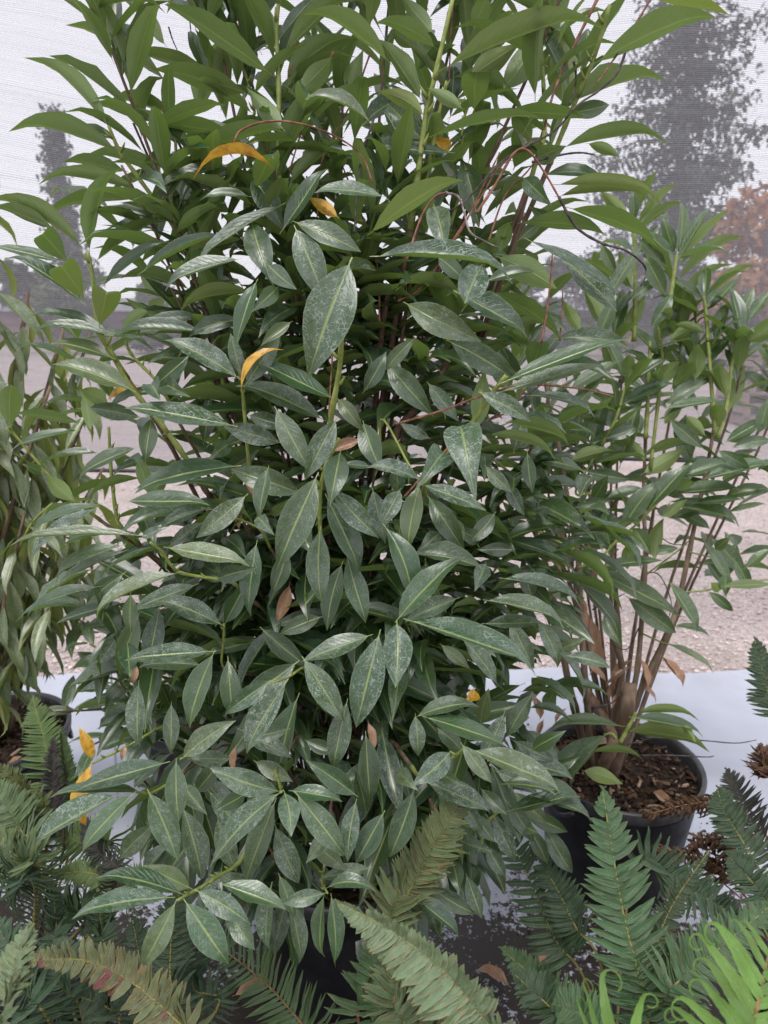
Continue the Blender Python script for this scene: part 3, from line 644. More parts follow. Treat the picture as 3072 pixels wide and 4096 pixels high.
# ================================================================== the large laurel in the middle
L1 = empty('laurel_shrub', (-.10, 1.30, 0)); tag(L1, 'large dense laurel shrub with residue spotted leaves in the middle', 'shrub', 'potted laurel shrubs')
pot(L1, .205, .36, .32, 220, 1)
MAIN = {
1: [(470,550,185,258,62,'u',1.2),(520,665,105,530,75,'u',1.15),(500,600,345,543,45,'t',1.25),(715,345,350,102,78,'u',1.2),(715,195,560,5,62,'u',1.25),(1170,320,760,35,95,'u',1.05),
 (900,300,600,225,60,'u',1.2),(1075,405,705,300,95,'u',1.1),(755,500,505,420,58,'u',1.2),(700,530,420,445,50,'u',1.2),(1020,580,670,530,75,'u',1.1),(545,740,305,688,60,'u',1.2),
 (720,730,400,660,50,'u',1.25),(610,830,220,755,46,'u',1.15),(605,770,700,640,60,'t',1.15),(385,1090,470,750,75,'u',1.1),(355,1070,20,850,70,'u',1.1),(230,985,0,890,60,'u',1.1),
 (290,1130,180,1005,115,'u',1.1),(265,1130,-10,1065,45,'t',1.1),(365,1290,260,1140,135,'u',1.05),(430,1410,465,1250,128,'u',1.05),(360,1310,50,1105,65,'t',1.08),(415,1130,680,950,55,'u',1.15),
 (440,1240,700,1040,42,'t',1.12),(610,1180,950,1015,34,'t',1.1),(1220,885,868,1110,48,'t',1.05),(1090,960,1165,1185,130,'t',1.05),(1090,760,1215,975,120,'t',1.1),(1275,985,1400,1285,145,'t',1.0),
 (1275,960,1535,1075,88,'t',1.0),(1515,1130,1350,1584,238,'t',.84),(1035,1120,730,1220,58,'t',1.0),(1110,1215,1025,1480,78,'t',1.0),(1160,1145,1270,1240,85,'t',1.0),(1200,1240,1105,1330,80,'t',1.0),
 (1085,1260,805,1305,70,'u',1.1),(1050,1030,800,1120,70,'u',1.15),(1240,390,1490,165,100,'u',1.15),(1240,220,1480,-5,75,'u',1.1),(975,85,1110,20,85,'u',1.2),(1190,170,1110,-10,72,'u',1.15),
 (1680,270,1375,45,78,'u',1.0),(1290,390,1420,260,100,'u',1.1),(1225,560,1085,400,85,'u',1.1),(1290,520,1340,395,140,'u',1.1),(1600,530,1345,415,42,'t',1.0),(860,480,955,190,105,'u',1.3),
 (785,650,880,575,60,'u',1.2),(1280,610,1060,630,42,'u',1.1),(1215,1000,1385,740,72,'t',1.05),(800,705,685,885,75,'t',1.15),(790,880,825,720,80,'u',1.2),(790,850,935,770,34,'t',1.2),
 (1000,715,695,800,48,'t',1.1),(1080,850,880,855,38,'t',1.05),(1000,920,790,840,72,'u',1.2),(880,900,820,1050,62,'u',1.25),(700,955,430,905,34,'t',1.15),(720,1000,470,985,38,'t',1.2),
 (1659,850,1385,820,58,'t',1.0),(940,1040,660,1090,60,'u',1.25),(600,1140,700,1270,90,'u',1.3),(820,1250,560,1180,60,'u',1.25),(680,1390,560,1300,60,'u',1.2),(520,1450,640,1350,95,'u',1.15),
 (890,1440,520,1430,50,'t',1.1),(900,1380,600,1420,48,'t',1.15),(480,1440,150,1350,45,'t',1.1),(480,1450,170,1410,40,'t',1.08),(1040,1380,830,1440,70,'t',1.1),(1260,1390,1140,1480,55,'t',1.0),(870,620,1000,620,80,'u',1.25),(1080,180,1060,330,80,'t',1.25),(1500,400,1560,240,85,'u',1.2),(1600,380,1420,430,60,'u',1.1)],
2: [(160,430,0,190,80,'u',1.1),(225,210,0,90,70,'u',1.05),(210,140,90,0,90,'u',1.1),(260,300,870,72,70,'u',1.0),(385,130,440,-10,92,'u',1.1),(450,30,560,105,50,'u',1.15),(370,330,560,205,110,'u',1.1),
 (510,390,680,140,112,'u',1.1),(690,150,810,-60,95,'u',1.15),(770,450,790,100,150,'u',1.2),(920,270,1372,68,108,'u',1.0),(820,440,1165,318,65,'u',1.1),(800,490,962,455,80,'t',1.1),(520,480,842,500,65,'u',1.05),
 (205,590,637,495,48,'u',1.0),(340,470,205,390,60,'u',1.05),(390,480,400,325,132,'u',1.1),(170,500,-10,400,72,'u',1.05),(770,640,1172,575,55,'u',1.05),(880,620,1005,668,48,'u',1.1),(660,690,775,635,92,'t',1.1),
 (690,760,925,765,48,'t',1.1),(750,850,1120,830,42,'u',1.1),(740,800,1172,838,40,'u',1.05),(800,900,1152,1030,75,'u',1.05),(590,965,920,990,75,'u',1.1),(600,770,705,870,88,'t',1.1),(620,1035,995,1250,42,'t',1.0),
 (755,1105,985,1322,90,'t',1.02),(490,1110,722,1235,130,'u',1.1),(440,1215,640,1170,58,'t',1.08),(420,1150,355,1297,132,'t',1.0),(-40,1110,515,1152,60,'t',.88),(215,890,265,1076,112,'t',.95),(95,1310,390,1460,140,'t',1.0),
 (310,1260,600,1420,100,'t',1.05),(470,1260,742,1430,70,'u',1.1),(500,1090,540,965,82,'u',1.1),(340,690,405,960,112,'t',1.15),(110,700,0,480,72,'t',1.1),(20,450,125,560,108,'t',1.15),(295,660,-10,640,48,'t',1.1),
 (-60,1010,290,782,92,'u',.85),(1060,-40,1458,45,55,'u',.7),(290,480,300,290,85,'t',1.2),(640,610,560,480,90,'u',1.25),(560,730,620,600,150,'u',1.25),(150,620,240,480,70,'u',1.2),(330,780,250,690,50,'t',1.15),(840,300,880,130,80,'t',1.25),(150,260,200,110,80,'u',1.2),(150,200,40,140,70,'u',1.2),(660,360,700,220,80,'u',1.2),(230,1110,345,1210,80,'t',1.0),(580,1040,680,960,60,'t',1.15),(720,960,640,900,60,'t',1.2)],
3: [(490,75,240,5,60,'t',1.08),(575,215,255,100,100,'t',1.05),(1010,365,580,285,92,'t',1.0),(655,330,630,505,88,'t',1.0),(610,330,400,290,82,'t',1.1),(590,460,355,570,58,'t',1.08),(1025,540,610,630,92,'t',1.03),
 (545,690,870,690,75,'t',1.0),(1065,665,865,835,95,'t',1.0),(1310,660,1020,560,112,'t',1.08),(1215,440,985,375,100,'t',1.08),(1395,340,1055,190,92,'t',1.05),(1445,250,1125,95,80,'t',1.02),(1455,335,1330,577,115,'t',.95),
 (1190,290,1325,537,112,'t',1.0),(1460,250,1560,378,76,'t',.95),(1470,480,1432,675,118,'t',.95),(1370,580,1210,952,150,'t',.92),(1440,640,1620,832,112,'t',.95),(1410,670,1550,972,112,'t',.98),(1385,810,1388,1112,106,'t',.97),
 (1500,930,1578,1192,95,'t',1.0),(1480,960,1418,1225,92,'t',1.04),(1110,870,1075,1162,96,'t',1.0),(1160,545,1122,755,72,'t',1.0),(1110,760,1168,820,72,'t',.98),(720,890,1046,947,82,'t',.95),(610,850,710,805,42,'t',.97),
 (610,840,80,855,38,'t',.95),(420,720,135,928,50,'t',1.0),(430,705,142,812,42,'t',1.02),(535,880,245,1005,55,'t',1.02),(545,905,265,1032,42,'t',1.04),(770,1000,415,1162,58,'t',.98),(935,1030,1085,985,85,'t',1.0),
 (430,1060,128,1160,45,'t',1.1),(530,1125,265,1205,50,'t',1.1),(565,1090,565,1252,72,'t',1.02),(850,1050,590,1150,72,'t',1.08),(962,1228,702,1120,92,'t',1.05),(970,1222,1060,1050,80,'t',1.07),(920,1340,570,1368,86,'t',.97),
 (925,1345,822,1645,102,'t',.95),(985,1370,1005,1610,92,'t',.98),(1285,1385,1045,1565,112,'t',.95),(1310,1370,1472,1625,112,'t',.93),(1600,1270,1330,1372,92,'t',.95),(1640,1260,1545,1642,150,'t',.88),(45,370,50,193,106,'u',1.05),
 (390,390,365,220,56,'u',1.1),(470,270,358,212,76,'u',1.1),(345,350,95,310,50,'u',1.1),(345,385,70,452,34,'t',1.1),(430,485,185,522,34,'t',1.1),(320,690,212,588,82,'u',1.08),(180,565,108,535,50,'t',1.05),(610,590,400,652,40,'u',1.12),
 (650,190,690,250,90,'t',1.05),(700,180,790,225,85,'t',1.08),(820,60,660,200,80,'t',1.06),(1030,160,740,0,100,'t',1.0),(1045,150,1000,-20,70,'t',1.02),(1060,190,1200,-10,90,'t',1.02),(1075,320,1250,370,80,'t',1.12),(1000,440,920,500,75,'t',1.15),(880,440,900,250,80,'t',1.2),(980,560,1100,480,80,'t',1.2),
 (1570,350,1640,540,110,'t',1.0),(1570,220,1660,60,80,'t',1.0),(1600,540,1480,535,40,'t',.95),(1610,640,1659,850,100,'t',1.05),(1240,900,1180,1080,90,'t',1.1),(1290,780,1340,900,90,'t',1.1),(1130,1240,1310,1390,90,'t',1.1),(1390,1190,1220,1260,85,'t',1.1),(690,1150,640,1400,90,'t',1.1),(870,1400,620,1400,80,'t',1.05),(540,1240,440,1380,80,'t',1.15),(600,1180,520,1420,90,'t',1.1),(540,1000,380,1130,70,'t',1.15),(630,700,720,580,70,'u',1.15),(900,720,700,800,60,'t',1.1),(640,660,600,500,60,'u',1.2),(880,780,740,880,60,'t',1.12),(1180,750,1240,690,50,'t',1.0),(550,1300,560,1430,95,'t',1.02)],
4: [(510,180,1000,-5,62,'t',.95),(500,220,918,103,60,'t',.97),(415,222,618,332,80,'t',.9),(640,235,897,297,44,'t',1.0),(330,378,382,622,176,'t',.88),(250,492,165,602,125,'t',.92),(160,605,-50,540,58,'t',.92),(155,615,105,877,92,'t',.95),
 (165,620,418,717,70,'t',.98),(190,670,335,890,100,'t',1.05),(70,640,-10,790,92,'t',1.0),(530,350,782,416,55,'u',1.05),(450,400,722,476,45,'u',1.05),(110,925,392,970,76,'t',1.0),(58,1205,308,948,112,'t',.92),(55,1215,50,1472,140,'t',.85),
 (105,1205,628,1382,96,'t',.9),(320,1110,110,1200,82,'t',1.02),(440,1120,762,1202,66,'t',1.0),(510,1025,832,1107,56,'t',1.05),(430,1220,672,1212,60,'t',1.02),(440,540,542,642,72,'t',1.05),(0,800,115,1112,106,'t',.95),(10,95,195,302,112,'t',1.03),
 (280,0,540,150,112,'t',1.05),(0,130,120,0,72,'t',1.0),(245,1310,360,1405,60,'t',1.0),(340,1290,475,1462,72,'t',.98),(480,740,370,865,82,'t',1.1),(660,1200,752,1392,72,'t',1.1),(755,1330,852,1290,60,'t',1.15),(785,1360,966,1402,60,'t',1.15),
 (190,180,310,330,80,'t',1.1),(400,380,430,150,90,'u',1.1),(300,760,330,890,90,'t',1.1),(60,660,60,520,80,'t',1.05),(200,420,80,360,60,'t',1.1),(560,480,600,320,80,'t',1.15),(620,480,640,640,70,'t',1.2),(530,600,600,740,70,'t',1.2),(420,860,330,820,80,'t',1.12),(240,830,160,900,80,'t',1.15),(440,960,400,1060,80,'t',1.1),(560,900,420,900,70,'t',1.15),(250,1200,200,1090,80,'t',1.1),(640,1120,600,960,80,'t',1.2),(540,1200,640,1400,90,'t',1.1)],
5: [(720,345,350,452,90,'t',.9),(762,335,772,582,106,'t',.85),(610,472,243,478,55,'t',.9),(512,485,150,692,92,'t',.88),(580,478,365,707,86,'t',.86),(640,470,757,742,126,'t',.86),(790,440,880,552,82,'t',.92),(790,540,870,828,100,'t',.95),
 (785,330,985,180,92,'t',.95),(1215,475,930,772,112,'t',.88),(1210,470,933,378,112,'t',.9),(1228,475,1255,648,104,'t',.85),(1280,480,1475,728,116,'t',.87),(1255,468,1457,502,70,'t',.88),(1190,510,1070,832,106,'t',.95),(1190,620,1285,852,112,'t',.95),
 (1540,510,1505,752,82,'t',.88),(1659,560,1545,767,112,'t',.9),(1540,490,1345,352,92,'t',.92),(740,930,343,995,92,'t',.8),(760,945,623,1212,112,'t',.78),(800,945,975,1197,142,'t',.78),(850,900,1062,1032,106,'t',.8),(955,870,1212,962,82,'t',.82),
 (825,890,640,800,100,'t',.86),(785,915,453,833,82,'t',.83),(1175,870,1155,1137,76,'t',.85),(1405,910,1233,952,76,'t',.87),(1415,890,1605,890,62,'t',.88),(1430,920,1450,1192,76,'t',.86),(1400,920,1388,1172,60,'t',.9),(1250,940,1300,1192,72,'t',.92),
 (1000,1000,1092,1142,92,'t',.92),(1205,830,1270,1003,62,'t',.9),(1165,-5,985,127,90,'t',.88),(1240,-5,1070,282,112,'t',.85),(1500,80,1443,357,112,'t',.95),(600,0,597,257,82,'t',1.0),(740,90,738,290,72,'t',1.0),(620,830,735,700,55,'t',.95),
 (940,580,1015,800,100,'t',1.0),(900,470,1030,640,90,'t',1.0),(1060,480,945,545,80,'t',.98),(1420,660,1335,765,80,'t',.95),(1580,560,1540,400,90,'t',1.0),(1250,200,1070,240,80,'t',.98),(1290,60,1210,440,110,'t',1.05),(1400,520,1450,380,70,'t',1.0),(1360,700,1480,800,90,'t',1.0),(520,760,660,620,100,'t',1.0),(1000,330,830,330,80,'t',.98),(850,470,960,330,90,'t',1.02),(1320,250,1450,300,70,'t',1.0),(1580,220,1600,500,95,'t',.98),(1100,340,1250,420,80,'t',1.02),(1030,200,1240,310,80,'t',1.02),(980,820,870,900,60,'t',.95),(1480,750,1350,700,70,'t',1.0),(1600,800,1400,840,70,'t',.98),(1100,900,950,830,90,'t',.97),(1000,960,1010,1100,80,'t',.97)],
6: [(285,300,143,427,112,'t',.88),(335,265,457,422,76,'t',.88),(380,290,742,437,96,'t',.9),(180,150,492,252,82,'t',.93),(140,150,382,93,70,'t',.95),(135,140,147,307,80,'t',.92),(520,560,817,483,66,'t',1.1),(640,290,765,220,82,'t',1.15),
 (130,460,30,737,112,'t',.97),(180,430,440,540,95,'t',1.02),(690,610,807,812,86,'t',1.2),(195,880,382,992,80,'t',1.05),(355,830,418,1007,76,'t',1.05),(290,760,320,892,80,'t',1.05),(640,490,885,572,60,'t',1.1),(510,440,725,468,52,'t',1.08),
 (60,380,130,450,80,'t',1.0),(230,200,340,300,80,'t',1.0),(520,130,420,330,80,'t',1.1),(420,170,450,40,80,'t',1.1),(640,50,540,220,80,'t',1.15),(560,590,650,640,80,'t',1.15),(330,680,440,720,80,'t',1.1),(230,400,330,440,70,'t',1.0),(390,640,300,600,80,'t',1.08),(120,920,320,1080,70,'t',1.0),(560,330,800,400,75,'t',1.2),(600,420,850,520,70,'t',1.18),(560,470,700,600,80,'t',1.15),(520,500,640,680,80,'t',1.12),(600,560,780,640,70,'t',1.2),(470,560,560,760,80,'t',1.1),(620,620,700,770,75,'t',1.2),(480,380,640,440,75,'t',1.1),(560,250,720,330,70,'t',1.2),(420,460,520,560,75,'t',1.08),(700,400,830,330,60,'t',1.25),(380,560,470,680,75,'t',1.06),(330,500,420,640,75,'t',1.05),(440,700,520,830,75,'t',1.1)]}
SPOTTY = {3, 4, 5, 6}
lr = random.Random(11)
traced = []; rest = []
for t, lst in MAIN.items():
    for (bx, by, tx, ty, w, side, d) in lst:
        b = tp(t, bx, by); e = tp(t, tx, ty)
        m = traced_frame(*b, *e, w * K, side, d)
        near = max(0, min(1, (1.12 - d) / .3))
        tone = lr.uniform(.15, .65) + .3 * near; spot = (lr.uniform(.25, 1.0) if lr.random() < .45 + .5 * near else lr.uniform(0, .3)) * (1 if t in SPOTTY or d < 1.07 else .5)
        yel = lr.uniform(0, .10) if lr.random() < .85 else lr.uniform(.1, .3)
        if (t, bx) in ((3, 720), (3, 770)): yel = .42
        if (t, bx) == (2, 1060): yel = .5
        if (t, bx, by) in ((5, 580, 478), (5, 760, 945), (5, 800, 945), (5, 1430, 920), (5, 955, 870)): tone, spot = 1.0, .35
        if side == 'u': tone = lr.uniform(.2, .9)
        me = lr.choice(LEAF) if lr.random() < .85 else lr.choice(ARCHED)
        if w < .26 * math.hypot(tx - bx, ty - by): me = lr.choice(FLAT)
        if w > 100 and math.hypot(tx - bx, ty - by) < w * 1.5 and t in (1, 2): me = BLUNT[lr.randrange(2)]
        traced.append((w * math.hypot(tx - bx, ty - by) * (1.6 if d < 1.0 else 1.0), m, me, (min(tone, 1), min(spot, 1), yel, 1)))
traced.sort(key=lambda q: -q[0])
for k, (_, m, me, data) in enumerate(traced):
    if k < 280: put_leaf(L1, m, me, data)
    else: rest.append((m, k % 22, data))
# yellow and dead leaves caught in the shrub
for (t, bx, by, tx, ty, w, side, d, al, me) in [(1,1190,745,868,730,44,'u',1.0,.5,ARCHED[2]),(1,1460,940,1342,860,62,'u',1.05,.5,LEAF[2]),(2,290,640,215,600,55,'t',1.15,.5,LEAF[3]),(3,1045,210,1190,35,34,'t',1.0,.5,ARCHED[0]),
        (5,400,330,348,208,56,'t',1.12,.5,LEAF[1]),(5,395,350,362,602,80,'t',1.1,.5,LEAF[4]),(6,400,40,360,80,60,'t',1.1,.5,LEAF[0]),(3,600,190,475,240,40,'t',1.3,.5,LEAF[5]),
        (3,1055,610,1110,790,34,'t',1.1,0,DEADL[0]),(3,1560,425,1430,470,50,'t',1.12,0,DEADL[1]),(3,1250,1050,1200,1200,60,'t',1.15,0,DEADL[2]),(5,1590,170,1605,305,40,'t',1.02,0,DEADL[0]),(3,1050,690,1030,800,40,'t',1.15,0,DEADL[1]),(3,590,1400,575,1474,36,'t',1.1,0,DEADL[0]),(3,720,1150,640,1215,30,'t',1.2,.1,DEADL[2]),(5,540,270,525,330,30,'t',1.1,0,DEADL[0]),(5,1020,270,1010,380,30,'t',1.1,0,DEADL[1])]:
    m = traced_frame(*tp(t, bx, by), *tp(t, tx, ty), w * K, side, d)
    o = put_leaf(L1, m, me, (.5, .1, 0, al), 'leaf'); o['label'] = 'golden yellow leaf' if al > .3 else 'dried brown leaf'
# green shoots that carry the outer leaves
crown_c = Vector((-.10, 1.32, 0))
for (t, pl, d0, d1, w) in [(1,[(790,1040),(600,770),(520,660),(470,545)],1.22,1.18,22),(1,[(785,1020),(762,680),(745,350)],1.28,1.2,18),(1,[(1205,760),(1205,400),(1195,100),(1215,-40)],1.14,1.1,24),(1,[(1080,700),(1045,560),(1100,480),(1030,220)],1.2,1.2,18),
        (2,[(140,800),(180,500),(215,350),(300,-20)],1.1,1.04,28),(2,[(690,600),(690,400),(680,180),(700,60)],1.16,1.12,20),(2,[(800,500),(900,270),(975,20)],1.12,1.04,24),(2,[(330,800),(340,540),(380,420)],1.16,1.14,16),(2,[(180,790),(240,480),(270,350)],1.12,1.1,18),
        (1,[(470,1500),(420,1390),(400,1200),(380,1085)],1.14,1.1,22),(3,[(800,500),(690,350),(560,190),(480,50),(420,-40)],1.16,1.08,26),(3,[(690,190),(580,70),(540,0)],1.12,1.1,16),(3,[(1430,330),(1465,130),(1475,0),(1500,-120),(1525,-240)],1.0,.87,26),
        (3,[(1080,560),(1055,300),(1045,180),(1020,90)],1.1,1.02,18),(4,[(200,560),(370,370),(450,250),(525,150)],1.05,.95,28),(3,[(1000,1040),(850,1015),(760,990),(700,910),(650,870)],1.05,.95,18),(3,[(520,800),(500,730),(480,560),(470,370)],1.14,1.12,20),
        (5,[(1040,770),(940,840),(860,890),(770,940)],.95,.8,18),(5,[(900,380),(830,320),(780,330)],1.05,.92,14),(5,[(720,180),(560,270),(400,350)],1.2,1.12,14),(6,[(160,400),(290,330),(350,285)],1.0,.89,20),(5,[(1400,800),(1390,860),(1415,910)],1.05,.87,12),
        (5,[(1190,380),(1205,430),(1215,475)],1.0,.89,14),(5,[(660,475),(600,475),(560,470)],.95,.9,12),(3,[(1390,900),(1380,720),(1400,560),(1465,420)],1.05,.96,22),(3,[(960,1400),(965,1300),(968,1220)],1.1,1.05,12),(3,[(1130,820),(1060,780),(1000,760)],1.05,1.0,12),
        (5,[(1300,-60),(1240,-20),(1180,0)],.95,.88,12),(6,[(300,720),(400,720),(450,600),(520,540)],1.1,1.08,18),(3,[(330,690),(215,580),(60,400),(40,370)],1.12,1.06,16),(4,[(0,340),(160,610),(250,480)],1.05,.92,12)]:
    n = len(pl); pts = [P(*tp(t, *q), d0 + (d1 - d0) * i / (n - 1)) for i, q in enumerate(pl)]
    r = w * K / FPX * d0 * .5
    b = Vector((lr.uniform(-.05, .05), lr.uniform(-.04, .04), .34)) + L1.location
    q0 = pts[0]; low = q0.z < .75
    mid = Vector(((q0.x + b.x) * .5, max(q0.y, b.y) + .02, b.z + (q0.z - b.z) * (.6 if not low else .9)))
    stem(L1, [b, b.lerp(mid, .5) + Vector((0, .03, 0)), mid.lerp(q0, .45), q0.lerp(mid, .12)], r * 1.15, r, M['stem'], 'stem', 12)
    sh = stem(L1, [q0.lerp(mid, .12)] + pts, r, r * .62, M['shoot'], 'shoot', 16, 7, 4)
    # buds in the leaf axils
    sp = spline(pts, 7)
    for i in range(1, 6):
        if lr.random() < .75:
            dv = Vector((lr.uniform(-1, 1), -.6, .7)).normalized(); p = sp[i]
            MB().tube([p, p + dv * r * 2.0, p + dv * r * 4.2 + Vector((0, 0, r))], [r * .55, r * .65, r * .1], 5).build('bud', M['shoot'], sh, off=world_origin(sh))
# dry flower stalks and dead twigs
for (t, pl, d, w, mat) in [(1,[(1010,620),(1040,565),(1150,525),(1300,535),(1450,590),(1560,670),(1610,790)],1.02,13,'twig_red'),(1,[(1000,630),(1060,630),(1110,610)],1.02,9,'twig_grey'),(1,[(1330,-10),(1290,150),(1250,330)],1.15,13,'twig_red'),(1,[(1440,225),(1390,330),(1330,480),(1250,740)],1.12,14,'twig_red'),
        (1,[(1615,510),(1560,700),(1540,880),(1530,1010)],1.05,14,'twig_dark'),(1,[(1500,350),(1480,420)],1.1,9,'twig_dark'),(1,[(728,115),(745,170),(765,215)],1.25,9,'twig_dark'),(1,[(815,-10),(820,90),(830,180)],1.25,9,'twig_red'),(2,[(925,-10),(830,180),(740,380),(690,560)],1.08,18,'twig_red'),
        (2,[(1155,-10),(1030,200),(920,360)],1.0,13,'twig_red'),(2,[(1060,170),(1010,310),(930,390),(830,460),(730,570),(520,690),(360,860),(280,915)],1.05,14,'twig_dark'),(2,[(820,265),(830,350),(800,450)],1.08,13,'twig_dark'),
        (2,[(400,920),(480,800),(560,665),(620,650),(690,740),(760,860)],1.0,16,'twig_red'),(2,[(755,850),(830,980),(940,1050),(1040,1080),(1120,1140),(1130,1190),(1110,1235)],1.0,15,'twig_dark'),(2,[(100,1120),(160,940),(220,850),(270,832)],.97,13,'twig_red'),
        (2,[(268,833),(320,850),(345,910),(370,1000),(430,1040),(492,1070)],.97,14,'twig_grey'),(2,[(60,1300),(160,1240),(330,1000),(440,780),(500,660)],1.12,13,'twig_red'),(2,[(680,1480),(710,1300),(730,1070)],1.05,13,'twig_red'),(2,[(640,700),(770,668),(850,660),(908,668)],1.06,12,'twig_dark'),
        (2,[(290,1050),(420,850),(500,720),(640,600)],1.1,11,'twig_red'),(2,[(440,1080),(520,850),(620,740),(690,640)],1.12,11,'twig_red'),(2,[(760,1470),(770,1350),(772,1250)],1.1,9,'twig_red'),(4,[(50,358),(250,300),(410,240),(600,190),(850,205),(982,237)],.98,13,'twig_red'),(4,[(370,390),(530,290),(660,200),(800,90),(935,8)],1.0,12,'twig_dark'),
        (4,[(90,670),(250,490),(420,360),(560,280),(660,80)],1.02,13,'twig_red'),(3,[(1420,330),(1430,150),(1440,0),(1440,-200)],1.08,10,'twig_red'),(1,[(1600,230),(1520,440),(1390,700),(1370,940)],1.15,11,'twig_red'),(1,[(1640,1390),(1620,1100),(1450,640)],1.15,11,'twig_red'),(2,[(300,-10),(290,150),(280,350)],1.15,10,'twig_red')]:
    pts = [P(*tp(t, *q), d + .01 * math.sin(i * 1.7)) for i, q in enumerate(pl)]
    r = w * K / FPX * d * .5; stem(L1, pts, r * .8, r * .5, M[mat], 'dry_twig', max(8, 5 * len(pl)), 6, 3)
# main trunks showing through the leaves
for (t, pl, d, w, mat) in [(4,[(20,520),(130,300),(230,180),(300,20)],1.22,42,'stem'),(2,[(-10,1420),(60,1230),(100,1050),(125,900)],1.2,36,'stem'),(3,[(1290,1320),(1300,1100),(1310,980),(1330,700)],1.28,60,'stem'),(3,[(1370,1320),(1380,1150),(1400,900)],1.25,36,'stem'),(3,[(1100,1240),(1120,1050),(1180,800)],1.3,40,'stem_pale'),(4,[(-40,540),(-10,250),(40,0)],1.25,30,'stem'),(2,[(600,900),(640,750),(690,560)],1.2,26,'stem'),(1,[(1215,1000),(1220,800),(1215,700)],1.22,30,'stem'),(1,[(900,1000),(910,880),(905,760)],1.32,16,'stem')]:
    pts = [P(*tp(t, *q), d) for q in pl]; r = w * K / FPX * d * .5
    b = Vector((lr.uniform(-.04, .04), lr.uniform(-.03, .03), .33)) + L1.location
    stem(L1, [b, Vector((pts[0].x * .5 + b.x * .5, b.y + .02, (pts[0].z + b.z) * .5)), *pts], r * .85, r * .6, M[mat], 'stem', 16, 8)
# inner leaves, one mass: whorls on hidden shoots through the crown
def crown_leaf(c, az, el, L, rr, yawj=.35, wj=1.0):
    a = az + rr.gauss(0, yawj); e = el + rr.gauss(0, .28)
    x = Vector((math.cos(a) * math.cos(e), math.sin(a) * math.cos(e), math.sin(e)))
    n = Vector((0, 0, 1)) - x * x.z
    if n.length < .15: n = Vector((-math.cos(a), -math.sin(a), .3))
    n.normalize(); sidev = x.cross(n); ro = rr.gauss(0, .35); n = n * math.cos(ro) + sidev * math.sin(ro)
    return leaf_frame(c, c + x * L, n, L * ASPECT * rr.uniform(.85, 1.1) * wj)
def crown_r(z):
    ks = [(.30, .20), (.45, .34), (.7, .42), (1.0, .46), (1.4, .47), (1.75, .42), (2.0, .38), (2.3, .26)]
    for (a, ra), (b, rb) in zip(ks, ks[1:]):
        if z <= b: return ra + (rb - ra) * max(0, (z - a) / (b - a))
    return .2
items = rest; ir = random.Random(31)
for s in range(430):
    z = .36 + 1.8 * ir.random() ** .95; az = ir.uniform(0, 6.2832)
    if s >= 250: z = .38 + .75 * ir.random(); az = ir.uniform(3.3, 6.1)
    if s >= 330: z = ir.uniform(.85, 1.7)
    rad = crown_r(z) * math.sqrt(ir.uniform(.12, .86) if s < 330 else ir.uniform(0, .25))
    c = L1.location + Vector((math.cos(az) * rad * 1.08, math.sin(az) * rad * .85, z))
    ym = 1.20 if z > 1.15 else 1.06
    if c.y < ym: c.y = ym + ir.uniform(0, .2)
    tt = max(0, min(1, (z - .4) / 1.6)); el = -.75 + 1.65 * tt
    ns = 7
    up = Vector((math.cos(az) * .35, math.sin(az) * .3, .55 + .4 * tt)).normalized()
    for k in range(ns):
        p = c + up * (k - ns * .5) * .024
        a = az + k * 2.4 + ir.gauss(0, .3)
        tone = ir.uniform(.1, .7); spot = ir.uniform(0, .7) if ir.random() < .5 else 0
        items.append((crown_leaf(p, a, el, ir.uniform(.10, .16), ir, .35, .90 - .24 * tt), ir.randrange(len(VAR)), (tone, spot, ir.uniform(0, .1), 1)))
    # the hidden shoot itself
    if s % 10 == 0:
        b = L1.location + Vector((ir.uniform(-.05, .05), ir.uniform(-.05, .05), .33))
        mid = Vector(((b.x * .6 + c.x * .4), (b.y * .6 + c.y * .4), b.z + (c.z - b.z) * .6))
        stem(L1, [b, mid, c - up * .08, c + up * .09], .0035, .0022, M['stem'], 'stem', 10, 6)
leaf_mass('leaf_mass', L1, items)

# ================================================================== the open laurel at the right
L2 = empty('laurel_shrub', (.61, 1.60, 0)); tag(L2, 'open laurel with bare brown stems in the pot at the right', 'shrub', 'potted laurel shrubs')
pot(L2, .205, .33, .285, 420, 2)
D2 = 1.72; tops = []
b0 = L2.location + Vector((0, 0, .28))
for (t, pl, w0, w1, mat, off) in [(4,[(870,1474),(850,1200),(840,950),(810,780),(780,600),(760,480),(720,300),(690,150)],30,13,'stem_pale',-.05),(4,[(1030,1420),(980,1250),(930,1080),(880,900),(840,700)],32,14,'stem_pale',.05),(4,[(1085,1474),(1110,1250),(1130,900),(1120,700),(1130,420)],30,14,'stem_pale',.0),(4,[(1130,1460),(1250,1200),(1310,950),(1345,780),(1400,520),(1425,380)],30,14,'stem_pale',.0),
        (4,[(790,1440),(740,1150),(680,900),(620,750),(560,560)],36,18,'stem_pale',.06),(4,[(1020,1380),(1010,1180),(990,950),(960,800),(930,650),(900,450)],26,12,'stem_pale',.1),(4,[(880,1474),(760,1300),(660,1000),(640,900)],24,14,'stem',.1)]:
    n = len(pl); pts = [P(*tp(t, *q), D2 + off) for q in pl]; r0 = w0 * K / FPX * D2 * .42; r1 = w1 * K / FPX * D2 * .5
    b = b0 + Vector(((pts[0].x - b0.x) * .25 - .03, .0, 0))
    stem(L2, [b, b.lerp(pts[0], .6)] + pts, r0 * 1.25, r1, M[mat], 'stem', 26, 8, 5)
stem(L2, [b0 + Vector((-.02, 0, -.01)), P(*tp(6, 1045, 150), D2), P(*tp(6, 1060, 0), D2)], .019, .016, M['stem_pale'], 'trunk', 10, 10, 4)
